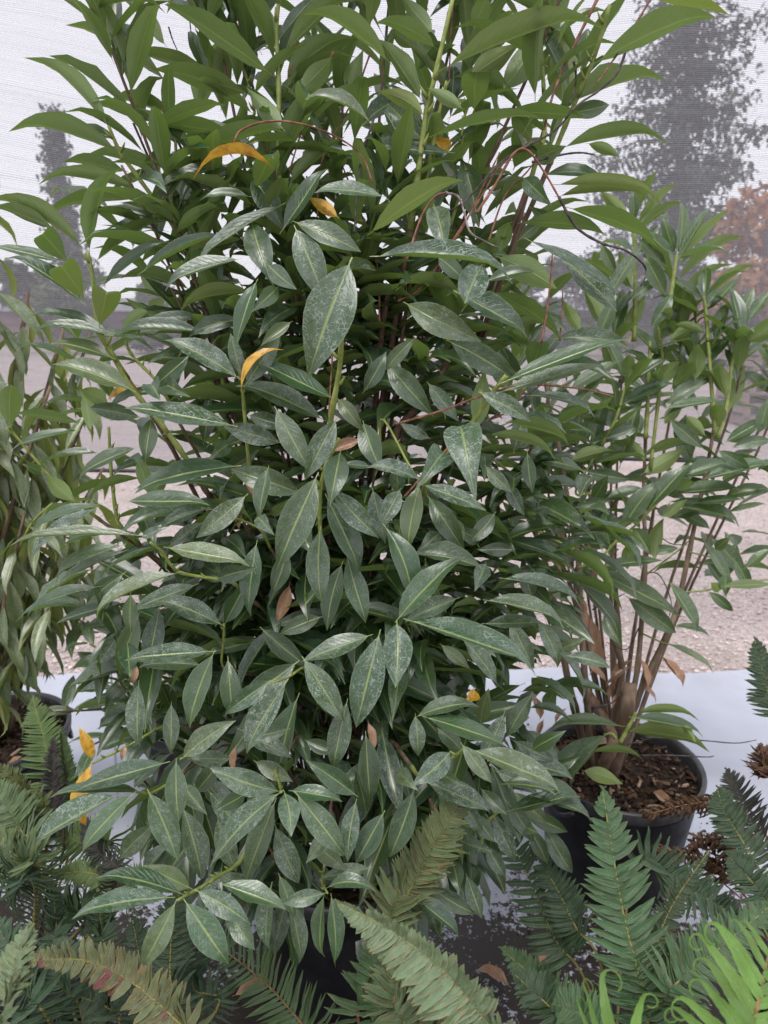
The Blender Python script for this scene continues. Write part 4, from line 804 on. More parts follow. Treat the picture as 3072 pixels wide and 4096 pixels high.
stem(L2, [b0 + Vector((-.05, 0, -.01)), P(*tp(6, 960, 330), D2 - .04), P(*tp(6, 985, 220), D2), P(*tp(6, 830, -20), D2 + .03)], .015, .011, M['stem'], 'trunk', 10, 10, 4)
for (t, pl, d, w) in [(4,[(820,900),(720,850),(560,760),(440,690)],1.62,16),(4,[(800,780),(760,740),(600,610),(470,510)],1.64,16),(2,[(1080,1474),(1085,1280),(1080,1000),(1060,930)],1.7,20),(4,[(1130,420),(1140,250),(1150,0)],1.7,20),(2,[(1235,1300),(1250,1200),(1265,1100)],1.66,20),(4,[(1150,560),(1200,100),(1185,-60)],1.7,16),
        (2,[(1400,1474),(1390,1340),(1380,1280)],1.66,18),(4,[(1430,400),(1415,200),(1400,0)],1.66,20),(4,[(1440,420),(1480,280),(1500,120),(1530,-40)],1.66,18),(4,[(960,900),(1060,820),(1180,700),(1250,640)],1.66,12),(4,[(840,980),(940,930),(1020,840)],1.62,12),(4,[(940,450),(1000,340),(1040,200)],1.7,16),(4,[(900,660),(830,640),(990,380)],1.7,12),
        (4,[(1130,1010),(1270,905),(1340,840)],1.72,8),(4,[(1290,1085),(1400,1075),(1470,1050),(1659,1030)],1.7,8),(4,[(1110,1260),(1200,1300),(1240,1310)],1.7,8),(4,[(1320,910),(1420,935)],1.7,7),(6,[(1020,260),(1050,205),(1090,130)],1.62,20),(6,[(1000,240),(980,220),(950,225)],1.62,14),(4,[(420,1120),(340,1160),(450,1030),(560,870)],1.5,12)]:
    pts = [P(*tp(t, *q), d) for q in pl]; r = w * K / FPX * d * .5
    stem(L2, pts, r, r * .65, M['shoot'], 'shoot', 14, 7, 4)
    if pts[-1].z > .95: tops.append(pts)
for (t, pl, w) in [(6,[(1080,315),(1250,315),(1390,322),(1425,318)],7),(6,[(1110,235),(1370,250),(1520,262),(1610,248)],7),(4,[(840,1180),(780,1100),(700,1010)],7),(4,[(1130,1000),(1190,1010),(1240,1120),(1230,1200)],6),(4,[(900,1160),(960,1130),(1040,1090)],7),(4,[(1100,1240),(1050,1330),(960,1300)],6),(4,[(1150,800),(1230,870),(1310,880)],6),(6,[(880,110),(980,90),(1030,40)],9),(6,[(1050,270),(1120,250),(1170,235)],9),(6,[(960,220),(900,110),(860,60)],10)]:
    pts = [P(*tp(t, *q), D2) for q in pl]; r = w * K / FPX * D2 * .5; stem(L2, pts, r, r * .5, M['twig_dark'], 'dry_twig', 12, 5, 3)
RIGHT = {
2: [(1270,1105,1285,880,52,'t'),(1255,1100,1205,945,56,'t'),(1265,1130,1405,895,42,'t'),(1280,1110,1470,920,45,'u'),(1270,1210,1507,1025,56,'u'),(1250,1110,1130,1002,50,'t'),(1220,1150,1108,1040,56,'t'),(1220,1280,1130,1108,82,'t'),(1275,1310,1462,1143,45,'u'),(1400,1290,1572,1148,40,'u'),
 (1400,1340,1532,1203,40,'t'),(1385,1300,1248,1213,38,'t'),(1570,1390,1665,1260,50,'t'),(1430,1474,1482,1318,52,'t'),(1520,1450,1592,1258,72,'t'),(1180,1474,1352,1308,82,'u'),(1060,940,948,835,58,'u'),(1080,960,1075,833,52,'t'),(1095,970,1242,808,45,'u'),(1090,1000,1262,878,42,'u'),(1090,1100,1180,980,60,'t'),
 (1000,1180,940,1060,50,'t'),(960,1300,1110,1060,60,'t'),(940,1420,870,1260,60,'u'),(920,1470,990,1300,70,'t'),(1060,1250,1020,1100,60,'u'),(1060,1300,1180,1200,50,'t'),(1040,1440,1120,1290,70,'u'),(850,1440,780,1310,60,'u'),(1230,1474,1360,1410,45,'u'),(1390,1440,1270,1400,40,'u'),(900,1130,925,1090,40,'u'),(1150,1420,1240,1280,70,'t'),(1240,1440,1190,1330,60,'t')],
4: [(1345,170,1356,22,82,'u'),(1482,240,1448,108,76,'u'),(1490,300,1547,123,66,'u'),(1440,380,1440,273,76,'u'),(1055,165,1062,63,62,'u'),(1220,280,1382,178,60,'t'),(1210,290,1442,253,40,'t'),(1150,180,1267,93,82,'u'),(1240,210,1330,100,95,'u'),(1235,340,1368,452,72,'t'),(1470,440,1665,328,50,'t'),(1440,470,1572,547,62,'t'),
 (1500,460,1665,430,55,'t'),(1270,590,1468,523,62,'t'),(1370,600,1665,523,60,'t'),(1250,660,1527,630,55,'t'),(1230,710,1527,772,62,'t'),(1140,730,1312,540,76,'t'),(1030,820,1177,618,82,'t'),(1120,570,1282,473,82,'u'),(1110,500,1322,438,45,'u'),(800,520,972,473,60,'u'),(870,560,1047,592,66,'t'),(905,690,960,590,70,'t'),
 (900,440,957,253,76,'t'),(870,450,912,298,50,'t'),(835,460,852,308,50,'t'),(1075,805,1142,907,78,'t'),(820,790,957,882,76,'t'),(895,985,1257,1167,82,'t'),(1050,1105,1250,1252,92,'t'),(1230,1035,1357,1237,56,'t'),(955,1165,1017,1302,82,'t'),(910,1055,957,1142,56,'t'),(560,760,667,678,60,'t'),(525,920,602,795,76,'t'),
 (690,850,812,912,78,'t'),(960,940,987,1097,55,'t'),(950,970,1182,945,50,'t'),(1130,910,1262,895,50,'t'),(1250,1230,1402,1267,28,'t'),(1220,1305,1417,1412,28,'t'),(1380,860,1497,1042,46,'t'),(1510,940,1577,1062,62,'t'),(1400,1080,1502,1162,50,'t'),(1460,1060,1665,1050,42,'t'),(1560,980,1665,900,42,'t'),
 (1040,160,970,10,50,'t'),(1060,180,1220,75,40,'t'),(1060,210,1180,215,50,'u'),(950,420,1095,370,60,'t'),(980,440,1065,420,60,'u'),(1020,540,1100,280,90,'t'),(760,360,930,170,60,'t'),(800,210,1000,90,60,'t'),(790,440,700,300,60,'u'),(960,680,1115,640,45,'t'),(820,720,960,690,50,'t'),(1250,640,1335,610,55,'u'),(1260,730,1400,800,50,'t'),(1200,760,1300,690,50,'u'),
 (1340,700,1530,680,40,'t'),(1480,740,1640,700,26,'t'),(1370,720,1250,760,50,'t'),(930,820,1040,770,60,'t'),(700,1020,790,1120,60,'t'),(750,1320,850,1290,60,'t'),(720,760,640,640,70,'t'),(860,560,640,520,60,'t'),(1130,520,1060,430,60,'u'),(1170,950,1200,780,60,'u'),(1050,990,1060,880,60,'u'),(1430,900,1490,850,50,'t'),(1410,1040,1450,1080,50,'u'),(1480,1010,1480,1090,60,'t'),(1480,430,1590,390,60,'u'),(1390,410,1310,330,60,'u'),(1620,400,1659,260,70,'t'),(1260,430,1300,330,60,'t'),(1210,360,1290,260,60,'u')],
6: [(1030,190,738,185,50,'t'),(960,225,708,377,72,'t'),(950,240,803,417,56,'t'),(1045,210,1362,257,76,'u'),(1070,150,1362,207,48,'t'),(1085,135,1327,135,34,'u'),(860,380,1012,432,76,'u'),(890,300,1092,310,34,'u'),(700,100,740,20,70,'t'),(560,250,760,310,70,'t'),(830,60,700,0,70,'t'),(1290,180,1340,250,40,'u')]}
for t, lst in RIGHT.items():
    for (bx, by, tx, ty, w, side) in lst:
        d = {2: 1.68, 4: 1.66, 6: 1.58}[t] + lr.uniform(-.05, .05)
        m = traced_frame(*tp(t, bx, by), *tp(t, tx, ty), w * K, side, d)
        yel = .35 if (bx, by) in ((1220, 1305), (1460, 1060)) else lr.uniform(0, .12)
        put_leaf(L2, m, lr.choice(FLAT if w < .26 * math.hypot(tx - bx, ty - by) else LEAF), (lr.uniform(.2, .8) if bx < 1100 else lr.uniform(.6, 1.0), lr.uniform(.1, .5), yel + .06, 1))
# dead leaves hanging on the stems
for (t, bx, by, tx, ty, w, al) in [(4,770,790,750,990,60,0),(4,750,880,800,980,70,0),(4,880,870,885,1055,45,0),(4,860,1100,850,1285,30,.08),(4,880,1150,920,1420,55,.1),(4,1085,1370,990,1480,50,.1),(4,1060,1400,960,1474,40,.05),(4,1110,1370,1140,1500,50,.05),(4,1200,1355,1300,1474,40,.1),(4,660,950,640,1060,50,0),(4,770,1060,765,1130,50,0),(4,880,1400,960,1474,60,.05),
        (6,640,50,680,150,60,.05),(6,690,160,665,230,50,.1),(6,980,0,970,80,40,.05),(6,1110,10,1175,80,45,.05),(6,790,110,740,170,40,.1),(6,1000,50,985,110,40,.05),(4,700,900,740,960,60,0)]:
    m = traced_frame(*tp(t, bx, by), *tp(t, tx, ty), w * K * .5, 't', 1.7 + lr.uniform(-.05, .08))
    o = put_leaf(L2, m, lr.choice(DEADL), (.5, 0, 0, al)); o['label'] = 'dried brown leaf hanging on the stem'
# further leaves at the back of the crown
items = []
for pts in tops:                                  # upright whorls along the young shoots
    sp = spline(pts, 12)
    for k in range(4, 12, 1 if len(tops) < 3 else 2):
        p = sp[k]; a = k * 2.4 + ir.gauss(0, .3)
        items.append((crown_leaf(p, a, .45 + .03 * k, ir.uniform(.10, .145), ir, .3, .85), ir.randrange(len(VAR)), (ir.uniform(.5, 1), ir.uniform(0, .5), ir.uniform(0, .18), 1)))
for s in range(46):
    z = .8 + .62 * ir.random(); az = ir.uniform(-.4, 3.5); rad = ir.uniform(.1, .42)
    c = L2.location + Vector((.05 + math.cos(az) * rad, .12 + math.sin(az) * rad * .7, z)); el = -.2 + 1.1 * (z - .8) / .62
    for k in range(7):
        items.append((crown_leaf(c + Vector((0, 0, .022 * (k - 3))), az + 2.4 * k, el, ir.uniform(.10, .145), ir), ir.randrange(len(VAR)), (ir.uniform(.3, .9), ir.uniform(0, .4), ir.uniform(0, .15), 1)))
    if s % 3 == 0: stem(L2, [b0, b0.lerp(c, .45) + Vector((0, .03, -.02)), c - Vector((0, 0, .09)), c + Vector((0, 0, .08))], .0048, .0022, M['stem_pale'], 'stem', 14, 6)
leaf_mass('leaf_mass', L2, items)

# ================================================================== laurels at the left: drooping one in its pot, small one behind
def free_laurel(root, spec, seed, tones, spots, droop0, droop1, yel, mats, leafL, slim=.95):
    rr = random.Random(seed); base = root.location; cnt = 0; extra = []
    for (tipv, r0, nl, zlo) in spec:
        b = base + Vector((rr.uniform(-.05, .05), rr.uniform(-.05, .05), .3)); tip = Vector(tipv)
        mid = Vector((b.x * .55 + tip.x * .45, b.y * .55 + tip.y * .45, b.z + (tip.z - b.z) * .55))
        pts = [b, mid, tip]; stem(root, pts, r0, r0 * .35, M[mats[0]], 'stem', 14, 7, 4)
        sp = spline(pts, 60)
        for k in range(nl):
            s = zlo + (1 - zlo) * ((k + .5) / nl); p = sp[min(59, int(s * 59))]
            az = k * 2.4 + rr.gauss(0, .4); el = droop0 + (droop1 - droop0) * s
            m = crown_leaf(p, az, el, leafL * rr.uniform(.75, 1.2), rr, .3, slim); data = (rr.uniform(*tones), rr.uniform(*spots), rr.uniform(*yel), 1)
            if cnt < 290: put_leaf(root, m, rr.choice(LEAF), data); cnt += 1
            else: extra.append((m, rr.randrange(len(VAR)), data))
        if rr.random() < .8:   # side shoot
            s0 = sp[int(59 * rr.uniform(.45, .8))]; e = s0 + Vector((rr.uniform(-.16, .16), rr.uniform(-.16, .1), rr.uniform(.05, .2)))
            stem(root, [s0, s0.lerp(e, .5) + Vector((0, 0, .02)), e], r0 * .5, r0 * .3, M[mats[1]], 'shoot', 8, 6, 3)
            for k in range(8):
                m = crown_leaf(s0.lerp(e, .3 + .7 * k / 7), k * 2.4, droop1, leafL * rr.uniform(.7, 1.1), rr, .3, slim)
                data = (rr.uniform(*tones), rr.uniform(*spots), rr.uniform(*yel), 1)
                if cnt < 290: put_leaf(root, m, rr.choice(LEAF), data); cnt += 1
                else: extra.append((m, rr.randrange(len(VAR)), data))
    if extra: leaf_mass('leaf_mass', root, extra)
L3 = empty('laurel_shrub', (-1.10, 1.74, 0)); tag(L3, 'laurel with drooping olive grey leaves in the pot at the left edge', 'shrub', 'potted laurel shrubs')
pot(L3, .205, .33, .29, 260, 3)
free_laurel(L3, [((-.86, 1.80, 1.50), .012, 26, .42), ((-1.0, 1.72, 1.72), .013, 30, .40), ((-1.12, 1.66, 1.62), .012, 28, .4), ((-.80, 1.72, 1.28), .010, 24, .4), ((-.92, 1.60, 1.35), .011, 26, .35), ((-.75, 1.86, 1.05), .009, 20, .4), ((-1.28, 1.8, 1.5), .011, 18, .5), ((-1.05, 1.9, 1.7), .011, 20, .45), ((-.84, 1.6, 1.0), .009, 20, .35), ((-.88, 1.72, 1.62), .011, 26, .45), ((-.80, 1.84, 1.42), .010, 24, .45), ((-.95, 1.62, 1.12), .010, 24, .35), ((-.90, 1.86, 1.2), .010, 22, .4), ((-1.02, 1.6, 1.5), .011, 26, .4), ((-.78, 1.66, .86), .008, 18, .35), ((-.98, 1.84, 1.9), .012, 26, .5), ((-.74, 1.78, 1.22), .009, 24, .4), ((-.76, 1.9, 1.4), .009, 24, .45), ((-.72, 1.70, 1.02), .008, 22, .35), ((-.86, 1.95, 1.1), .009, 22, .3), ((-.80, 1.62, .78), .008, 20, .3)],
            41, (.7, 1.0), (.7, 1.0), -1.25, -1.0, (.35, .65), ('stem_pale', 'shoot'), .135, .72)
L4 = empty('laurel_shrub', (-.56, 1.90, 0)); tag(L4, 'small bright green laurel low behind the large one at the left', 'shrub', 'potted laurel shrubs')
pot(L4, .17, .29, .26, 0, 4)
free_laurel(L4, [((-.66, 1.72, .62), .007, 16, .3), ((-.76, 1.70, .52), .007, 16, .3), ((-.55, 1.70, .70), .007, 16, .3), ((-.45, 1.74, .62), .007, 16, .3), ((-.82, 1.75, .66), .006, 16, .3), ((-.62, 1.58, .44), .006, 14, .3), ((-.36, 1.80, .66), .006, 14, .3), ((-.74, 1.56, .40), .006, 16, .3), ((-.48, 1.62, .46), .006, 14, .3), ((-.86, 1.62, .46), .006, 16, .35), ((-.70, 1.80, .80), .006, 14, .3)],
            42, (.6, 1.0), (.1, .6), -.6, .1, (.06, .24), ('stem', 'shoot'), .11)

# ================================================================== sword ferns
def pinna_mesh(name, curve=.10, curl=.06, fold=.18, seed=0, serr=.05, nseg=6, hook=0.0):
    """unit fern leaflet along x, width 1 in y (scaled per leaflet), with the small ear at its base"""
    rr = random.Random(seed); v = []; f = []; uv = []; rows = []
    for i in range(nseg + 1):
        s = i / nseg
        w = .5 * (min(1, .62 + s * 1.6) * (1 - s ** 2.6) ** .75) if i < nseg else 0
        cy = curve * s * s; cz = -curl * s * s + .03 * math.sin(s * 9 + seed); cx = s
        if hook: w = .5 * min(1, .6 + s * 2) * (1 - s) ** .6 + (.06 if i < nseg else 0)
        if hook and s > .55:
            q = (s - .55) / .45; a = q * 4.4; cx = .55 + hook * math.sin(a) * (1 - .2 * q); cy = curve * .3 + 10.5 * hook * (1 - math.cos(a)) * (1 - .2 * q)
        ear = .28 if i == 1 else 0
        e = serr * (1 if i % 2 else -1)
        if i == nseg: row = [(cx, cy, cz)]; u = [(1, .5)]
        else:
            row = [(cx - e * .4, cy - w * (1 + e), cz + fold * w * .5), (cx, cy, cz), (cx + e * .4, cy + w * (1 + e) + ear * w, cz + fold * w * .5)]; u = [(s, 0), (s, .5), (s, 1)]
        rows.append((len(v), len(row))); v += row; uv += u
    for i in range(nseg):
        (a, na), (b, nb) = rows[i], rows[i + 1]
        if nb == 3: f += [(a, b, b + 1, a + 1), (a + 1, b + 1, b + 2, a + 2)]
        else: f += [(a, b, a + 1), (a + 1, b, a + 2)]
    me = mesh(name, v, f, uv); me.materials.append(M['frond']); return me
def mirrored(me):
    m = me.copy()
    for q in m.vertices: q.co.y = -q.co.y
    m.flip_normals(); return m
PIN = [pinna_mesh('leaflet', .10, .05 + .06 * k, .2, k) for k in range(4)]; PINM = [mirrored(m) for m in PIN]
THIN = [pinna_mesh('leaflet', .30, .12, .15, 9, .02)]; THINM = [mirrored(m) for m in THIN]
def hook_mesh(straight, rad, turn, seed):
    """lime leaflet in metres: a tapering blade whose tip rolls into a hook"""
    v = []; f = []; uv = []; n = 20; arc = rad * turn; tot = straight + arc
    for i in range(n + 1):
        d = tot * i / n; a = max(0, d - straight) / rad; r2 = rad * (1 - .08 * a / turn)
        if d < straight: x, y, ang = d, .06 * d * d / straight, 0
        else: x, y, ang = straight + r2 * math.sin(a), .06 * straight + r2 * (1 - math.cos(a)), a
        s = i / n; w = .0074 * min(1, .55 + 2.2 * s) * max(.10, 1 - (s / .80) ** 1.6) if s < .80 else .0009
        w *= 1 + .06 * (1 if i % 2 else -1)
        nx, ny = -math.sin(ang), math.cos(ang); z = -.004 * s + .0015 * math.sin(s * 14 + seed)
        v += [(x - nx * w, y - ny * w, z + w * .25), (x, y, z), (x + nx * w, y + ny * w, z + w * .25)]; uv += [(s, 0), (s, .5), (s, 1)]
    for i in range(n):
        a = 3 * i; f += [(a, a + 3, a + 4, a + 1), (a + 1, a + 4, a + 5, a + 2)]
    me = mesh('leaflet', v, f, uv); me.materials.append(M['frond']); return me
HOOK = [hook_mesh(.050 + .006 * k, .0075 + .0012 * (k % 3), 3.4 + .5 * k, k) for k in range(4)]; HOOKM = [mirrored(m) for m in HOOK]
CURL = [pinna_mesh('leaflet', .5 * (-1) ** k, .5 + .4 * k, 1.1, 15 + k, .12, 7) for k in range(3)]; CURLM = [mirrored(m) for m in CURL]
fr = random.Random(77)
leaflets = {}; spare = {}
def frond(root, pts, nrm, n, Lmax, col, old=0.0, fa=.15, fb=.15, kind=PIN, kindm=PINM, rach='rachis', r=.0028, s0=.06, wide=.80, a0=80, a1=60, odd=None, prof=4.0, sideB=1.0, wild=0.0, cut=1.0, gap=.23, metric=False):
    sp = spline(pts, 80); L = sum((sp[i + 1] - sp[i]).length for i in range(79))
    for k in range(79):                       # leaflets from where the stalk comes into view
        q = sp[k] - CAM; zz = q.dot(FW)
        if zz > .1 and 2048 - q.dot(UP) / zz * FPX < 4200 and -150 < 1536 + q.x / zz * FPX < 3250: break
    if not n: s0 = max(s0, k / 79); n = max(8, min(56, int(L * (1 - s0) / (Lmax * gap))))
    fo = MB().tube(sp[::4] + [sp[-1]], [r * (1 - .75 * i / 20) for i in range(21)], 6).build('frond', M[rach], root, off=world_origin(root))
    worg = world_origin(fo); step = L * (1 - s0) / n
    for i in range(n):
        s = s0 + (1 - s0) * (i + .5) / n; k = min(78, int(s * 79)); p = sp[k].lerp(sp[k + 1], s * 79 - k)
        t = (sp[min(79, k + 2)] - sp[max(0, k - 2)]).normalized()
        z = (nrm - t * nrm.dot(t)).normalized(); lat = z.cross(t)
        ll = Lmax * min(1, .72 + s * 1.4) * max(.04, (1 - s ** prof) ** .85)
        for sd in (1, -1):
            if fr.random() > .975 * cut: continue
            a = R(a0 + (a1 - a0) * s + fr.gauss(0, 5 + 25 * wild)); fold = (fa if sd > 0 else fb) + fr.gauss(0, .07 + .5 * wild)
            la = lat * sd * math.cos(fold) + z * math.sin(fold)
            d = la * math.sin(a) + t * math.cos(a)
            nz = (z * math.cos(fold) - lat * sd * math.sin(fold)); nz = nz + t * fr.gauss(0, .12 + wild) + Vector((0, 0, fr.gauss(0, .05)))
            l2 = ll * (sideB if sd < 0 else 1) * fr.uniform(.9, 1.06)
            q = p + t * (step * .5 if sd < 0 else 0)
            m = leaf_frame(q, q + d * l2, nz, step * wide * fr.uniform(.9, 1.08))
            me = fr.choice(kindm if sd > 0 else kind)
            if metric: sc = l2 / Lmax; m = leaf_frame(q, q + d * sc, nz, sc)
            g = fr.uniform(.8, 1.2); c = col
            ol = old
            if odd and fr.random() < odd[0] and sd == odd[2]: c = odd[1]; ol = 0
            data = (c[0] * g, c[1] * g * fr.uniform(.95, 1.05), c[2] * g, 1 - ol * fr.uniform(.5, 1))
            cnt = leaflets.get(root.name, 0); leaflets[root.name] = cnt + 1
            if cnt >= 300: spare.setdefault(root.name, []).append((m, me, data)); continue
            o = bpy.data.objects.new('leaflet', me); C.objects.link(o); o.parent = fo
            o.matrix_basis = Matrix.Translation(-worg) @ m; o.color = data
    return fo
def PP(*q): return [P(x, y, d) for x, y, d in q]
CAMV = Vector((0, -.80, .60))            # towards the viewer and up
GREEN = (.055, .125, .050); DARK = (.030, .070, .034); PALE = (.16, .235, .125); RUSTY = (.135, .165, .075); LIME = (.14, .27, .045); BLACK = (.030, .024, .028); DRY = (.17, .085, .055); BRIGHT = (.12, .20, .06)
def fern(loc, label):
    o = empty('sword_fern', loc); tag(o, label, 'fern', 'sword ferns in front of the shrubs')
    MB().lathe([(0, .004), (.085, .004), (.105, .15), (.11, .15), (.112, .165), (.104, .165), (.10, .14), (0, .135)], 28).build('pot', M['pot'], o)
    return o
# --- right front fern
cA = Vector((.42, .98, 0)); FA = fern(cA, 'large dark green sword fern with a broad upright frond at the lower right'); kA = cA + Vector((0, 0, .14))
frond(FA, [kA] + PP((2590, 4120, 1.02), (2490, 3640, 1.03), (2410, 3165, 1.08)), Vector((-.05, -.93, .36)), 0, .070, GREEN, .15, .12, .10, s0=.20, r=.0036, wide=.96, a0=74, a1=60, prof=4, gap=.20)
frond(FA, [kA, P(2330, 3900, 1.2)] + PP((2221, 3758, 1.2), (2100, 3480, 1.22), (1955, 3195, 1.25)), Vector((-.15, -.85, .5)), 0, .056, DARK, .2, .2, .2, s0=.35, wide=.72, gap=.28)
frond(FA, [kA, P(2400, 3850, 1.15)] + PP((2305, 3712, 1.18), (2230, 3560, 1.2), (2125, 3392, 1.22)), Vector((-.1, -.9, .4)), 0, .046, DARK, .15, .2, .2, s0=.38, wide=.74, gap=.28)
frond(FA, [kA, P(2590, 3900, 1.12)] + PP((2629, 3758, 1.16), (2700, 3600, 1.18), (2835, 3405, 1.2)), Vector((.1, -.9, .4)), 0, .034, DARK, .45, .25, .25, s0=.35, wide=.66, gap=.30)
frond(FA, [kA, P(2640, 4010, .98)] + PP((2712, 3925, .98), (2880, 3790, 1.0), (3110, 3600, 1.03)), Vector((.0, -.75, .66)), 0, .058, GREEN, .3, .15, .4, s0=.22, wide=.86, a0=75, a1=60, sideB=.85, gap=.18)
frond(FA, [kA] + PP((2540, 3480, 1.28), (2760, 3560, 1.3), (2990, 3690, 1.3)), Vector((.1, -.8, .6)), 0, .060, DARK, .15, .3, .3, s0=.35, gap=.24)
frond(FA, [kA] + PP((2300, 4050, 1.05), (2150, 3920, 1.1), (2010, 3800, 1.12)), Vector((-.1, -.8, .6)), 0, .036, GREEN, .2, .25, .25, s0=.2, gap=.34, wide=.66)
frond(FA, [kA] + PP((2280, 4110, 1.0), (2180, 4010, 1.02), (2060, 3900, 1.06)), Vector((0, -.6, .8)), 0, .042, DARK, .2, .25, .25, s0=.2, gap=.33, wide=.66)
frond(FA, [kA] + PP((2420, 4150, .95), (2330, 4060, .95), (2230, 4020, .97)), Vector((0, -.6, .8)), 0, .045, GREEN, .2, .25, .25, s0=.2, gap=.22)
frond(FA, [kA] + PP((2600, 4020, 1.1), (2560, 3900, 1.12), (2560, 3780, 1.15), (2590, 3640, 1.18)), Vector((.2, -.9, .3)), 0, .040, DARK, .2, .25, .25, s0=.2, gap=.30, wide=.66)
# --- lime fern at the corner, nearest the lens
cB = Vector((.52, .55, 0)); FB = fern(cB, 'lime green fern with hooked leaflet tips in the bottom right corner'); kB = cB + Vector((0, 0, .14))
for pl, n in ((PP((2930, 4560, .60), (2965, 4300, .60), (3030, 4020, .61), (3090, 3740, .64)), 15), (PP((2600, 4420, .62), (2500, 4280, .62), (2410, 4220, .64)), 8)):
    stem(FB, [kB, kB.lerp(pl[0], .5) + Vector((.03, .03, 0)), pl[0]], .0042, .0034, M['rachis_brown'], 'stalk', 10, 6)
    frond(FB, pl, Vector((-.1, -.85, .5)), n, .05, LIME, 0, .1, .1, HOOKM, HOOK, 'rachis_brown', .0034, 0, .6, 62, 50, prof=5, metric=True)
# --- fern in front of the large pot
cC = Vector((.03, .80, 0)); FC = fern(cC, 'pale sword fern with pink tipped frond in front of the large pot'); kC = cC + Vector((0, 0, .14))
frond(FC, [kC] + PP((2080, 4300, .74), (1960, 4110, .73), (1790, 3900, .74), (1560, 3720, .77), (1345, 3605, .80)), Vector((.35, -.82, .45)), 0, .056, PALE, .5, .12, .85, s0=.15, r=.0028, wide=.88, a0=90, a1=62, sideB=.5, prof=3.0, gap=.165)
frond(FC, [kC] + PP((1560, 3760, .98), (1640, 3560, 1.0), (1750, 3360, 1.0), (1868, 3155, 1.02)), Vector((-.25, -.85, .4)), 0, .050, (.105, .16, .06), .75, .12, .12, s0=.25, r=.0026, wide=.86, a0=62, a1=52, gap=.16)
frond(FC, [kC] + PP((1440, 4120, .95), (1470, 3990, .95), (1520, 3830, .96), (1575, 3640, .98)), Vector((.15, -.9, .4)), 0, .048, GREEN, .3, .2, .3, s0=.2, r=.0028, rach='rachis_brown', wide=.66, a0=90, a1=70, gap=.35)
frond(FC, [kC] + PP((1640, 4200, .85), (1580, 4020, .86), (1600, 3900, .88), (1680, 3790, .9)), Vector((.1, -.8, .6)), 0, .045, (.10, .16, .07), .6, .3, .5, s0=.2, gap=.24)
frond(FC, [kC] + PP((1290, 4200, 1.02), (1203, 4090, 1.02), (1060, 3930, 1.05), (880, 3790, 1.1), (760, 3720, 1.12)), Vector((0, -.8, .6)), 0, .056, (.055, .105, .036), .1, .2, .2, THIN, THINM, 'rachis_brown', .0026, .12, .50, 76, 52, gap=.205)
frond(FC, [kC] + PP((1850, 4200, .82), (1740, 4060, .83), (1640, 4030, .84)), Vector((.1, -.7, .7)), 0, .034, (.15, .19, .08), .7, .2, .3, s0=.2, gap=.24)
frond(FC, [kC] + PP((1750, 4250, .85), (1830, 4090, .86), (1960, 3960, .9)), Vector((.1, -.7, .7)), 0, .036, DARK, .3, .2, .3, s0=.2, gap=.28)
# --- left front fern
cD = Vector((-.46, .86, 0)); FD = fern(cD, 'sword fern with a rust edged frond arching across the bottom left'); kD = cD + Vector((0, 0, .14))
frond(FD, [kD + Vector((.15, 0, 0))] + PP((800, 4200, .82), (714, 4090, .82), (530, 3930, .84), (330, 3840, .86), (75, 3845, .88)), Vector((.05, -.85, .5)), 0, .036, RUSTY, .8, .12, .25, s0=.16, r=.0024, wide=.84, a0=84, a1=58, odd=(.12, (.18, .05, .05), 1), gap=.27)
frond(FD, [kD] + PP((690, 4100, 1.0), (680, 3900, 1.02), (690, 3700, 1.03), (720, 3560, 1.05)), Vector((0, -.9, .4)), 0, .042, DARK, .15, .15, .15, s0=.2, gap=.25)
frond(FD, [kD] + PP((70, 4200, .75), (50, 4000, .75), (70, 3850, .76), (110, 3710, .78)), Vector((-.5, -.75, .4)), 0, .038, PALE, .5, .2, .2, s0=.2, gap=.22)
frond(FD, [kD] + PP((240, 3850, 1.05), (225, 3700, 1.08), (212, 3530, 1.1)), Vector((0, -.95, .3)), 0, .032, DARK, .1, .2, .2, s0=.25, gap=.24, prof=2.5)
frond(FD, [kD] + PP((420, 3850, 1.1), (405, 3720, 1.12), (395, 3560, 1.12)), Vector((.1, -.9, .4)), 0, .034, DARK, .1, .2, .2, s0=.25, gap=.28, wide=.7)
frond(FD, [kD] + PP((200, 4090, .9), (110, 3960, .92), (60, 3830, .95), (-20, 3690, .98)), Vector((.1, -.85, .5)), 0, .050, DARK, .1, .2, .3, s0=.2, gap=.25)
frond(FD, [kD] + PP((330, 4060, .95), (260, 3960, .95), (240, 3870, .96), (220, 3780, .98)), Vector((.1, -.8, .6)), 0, .046, (.04, .085, .045), .1, .25, .25, s0=.2, gap=.24)
frond(FD, [kD] + PP((860, 4050, 1.05), (780, 3960, 1.06), (770, 3880, 1.07), (800, 3790, 1.1)), Vector((.2, -.8, .5)), 0, .032, DARK, .1, .25, .25, s0=.2, gap=.27)
frond(FD, [kD] + PP((480, 4120, .92), (430, 4030, .92), (330, 3990, .93)), Vector((.1, -.7, .7)), 0, .040, DARK, .2, .25, .25, s0=.2, gap=.24)
frond(FD, [kD] + PP((560, 4000, 1.08), (560, 3850, 1.1), (530, 3680, 1.12)), Vector((.1, -.8, .6)), 0, .040, (.022, .05, .028), .1, .25, .25, s0=.2, gap=.28)
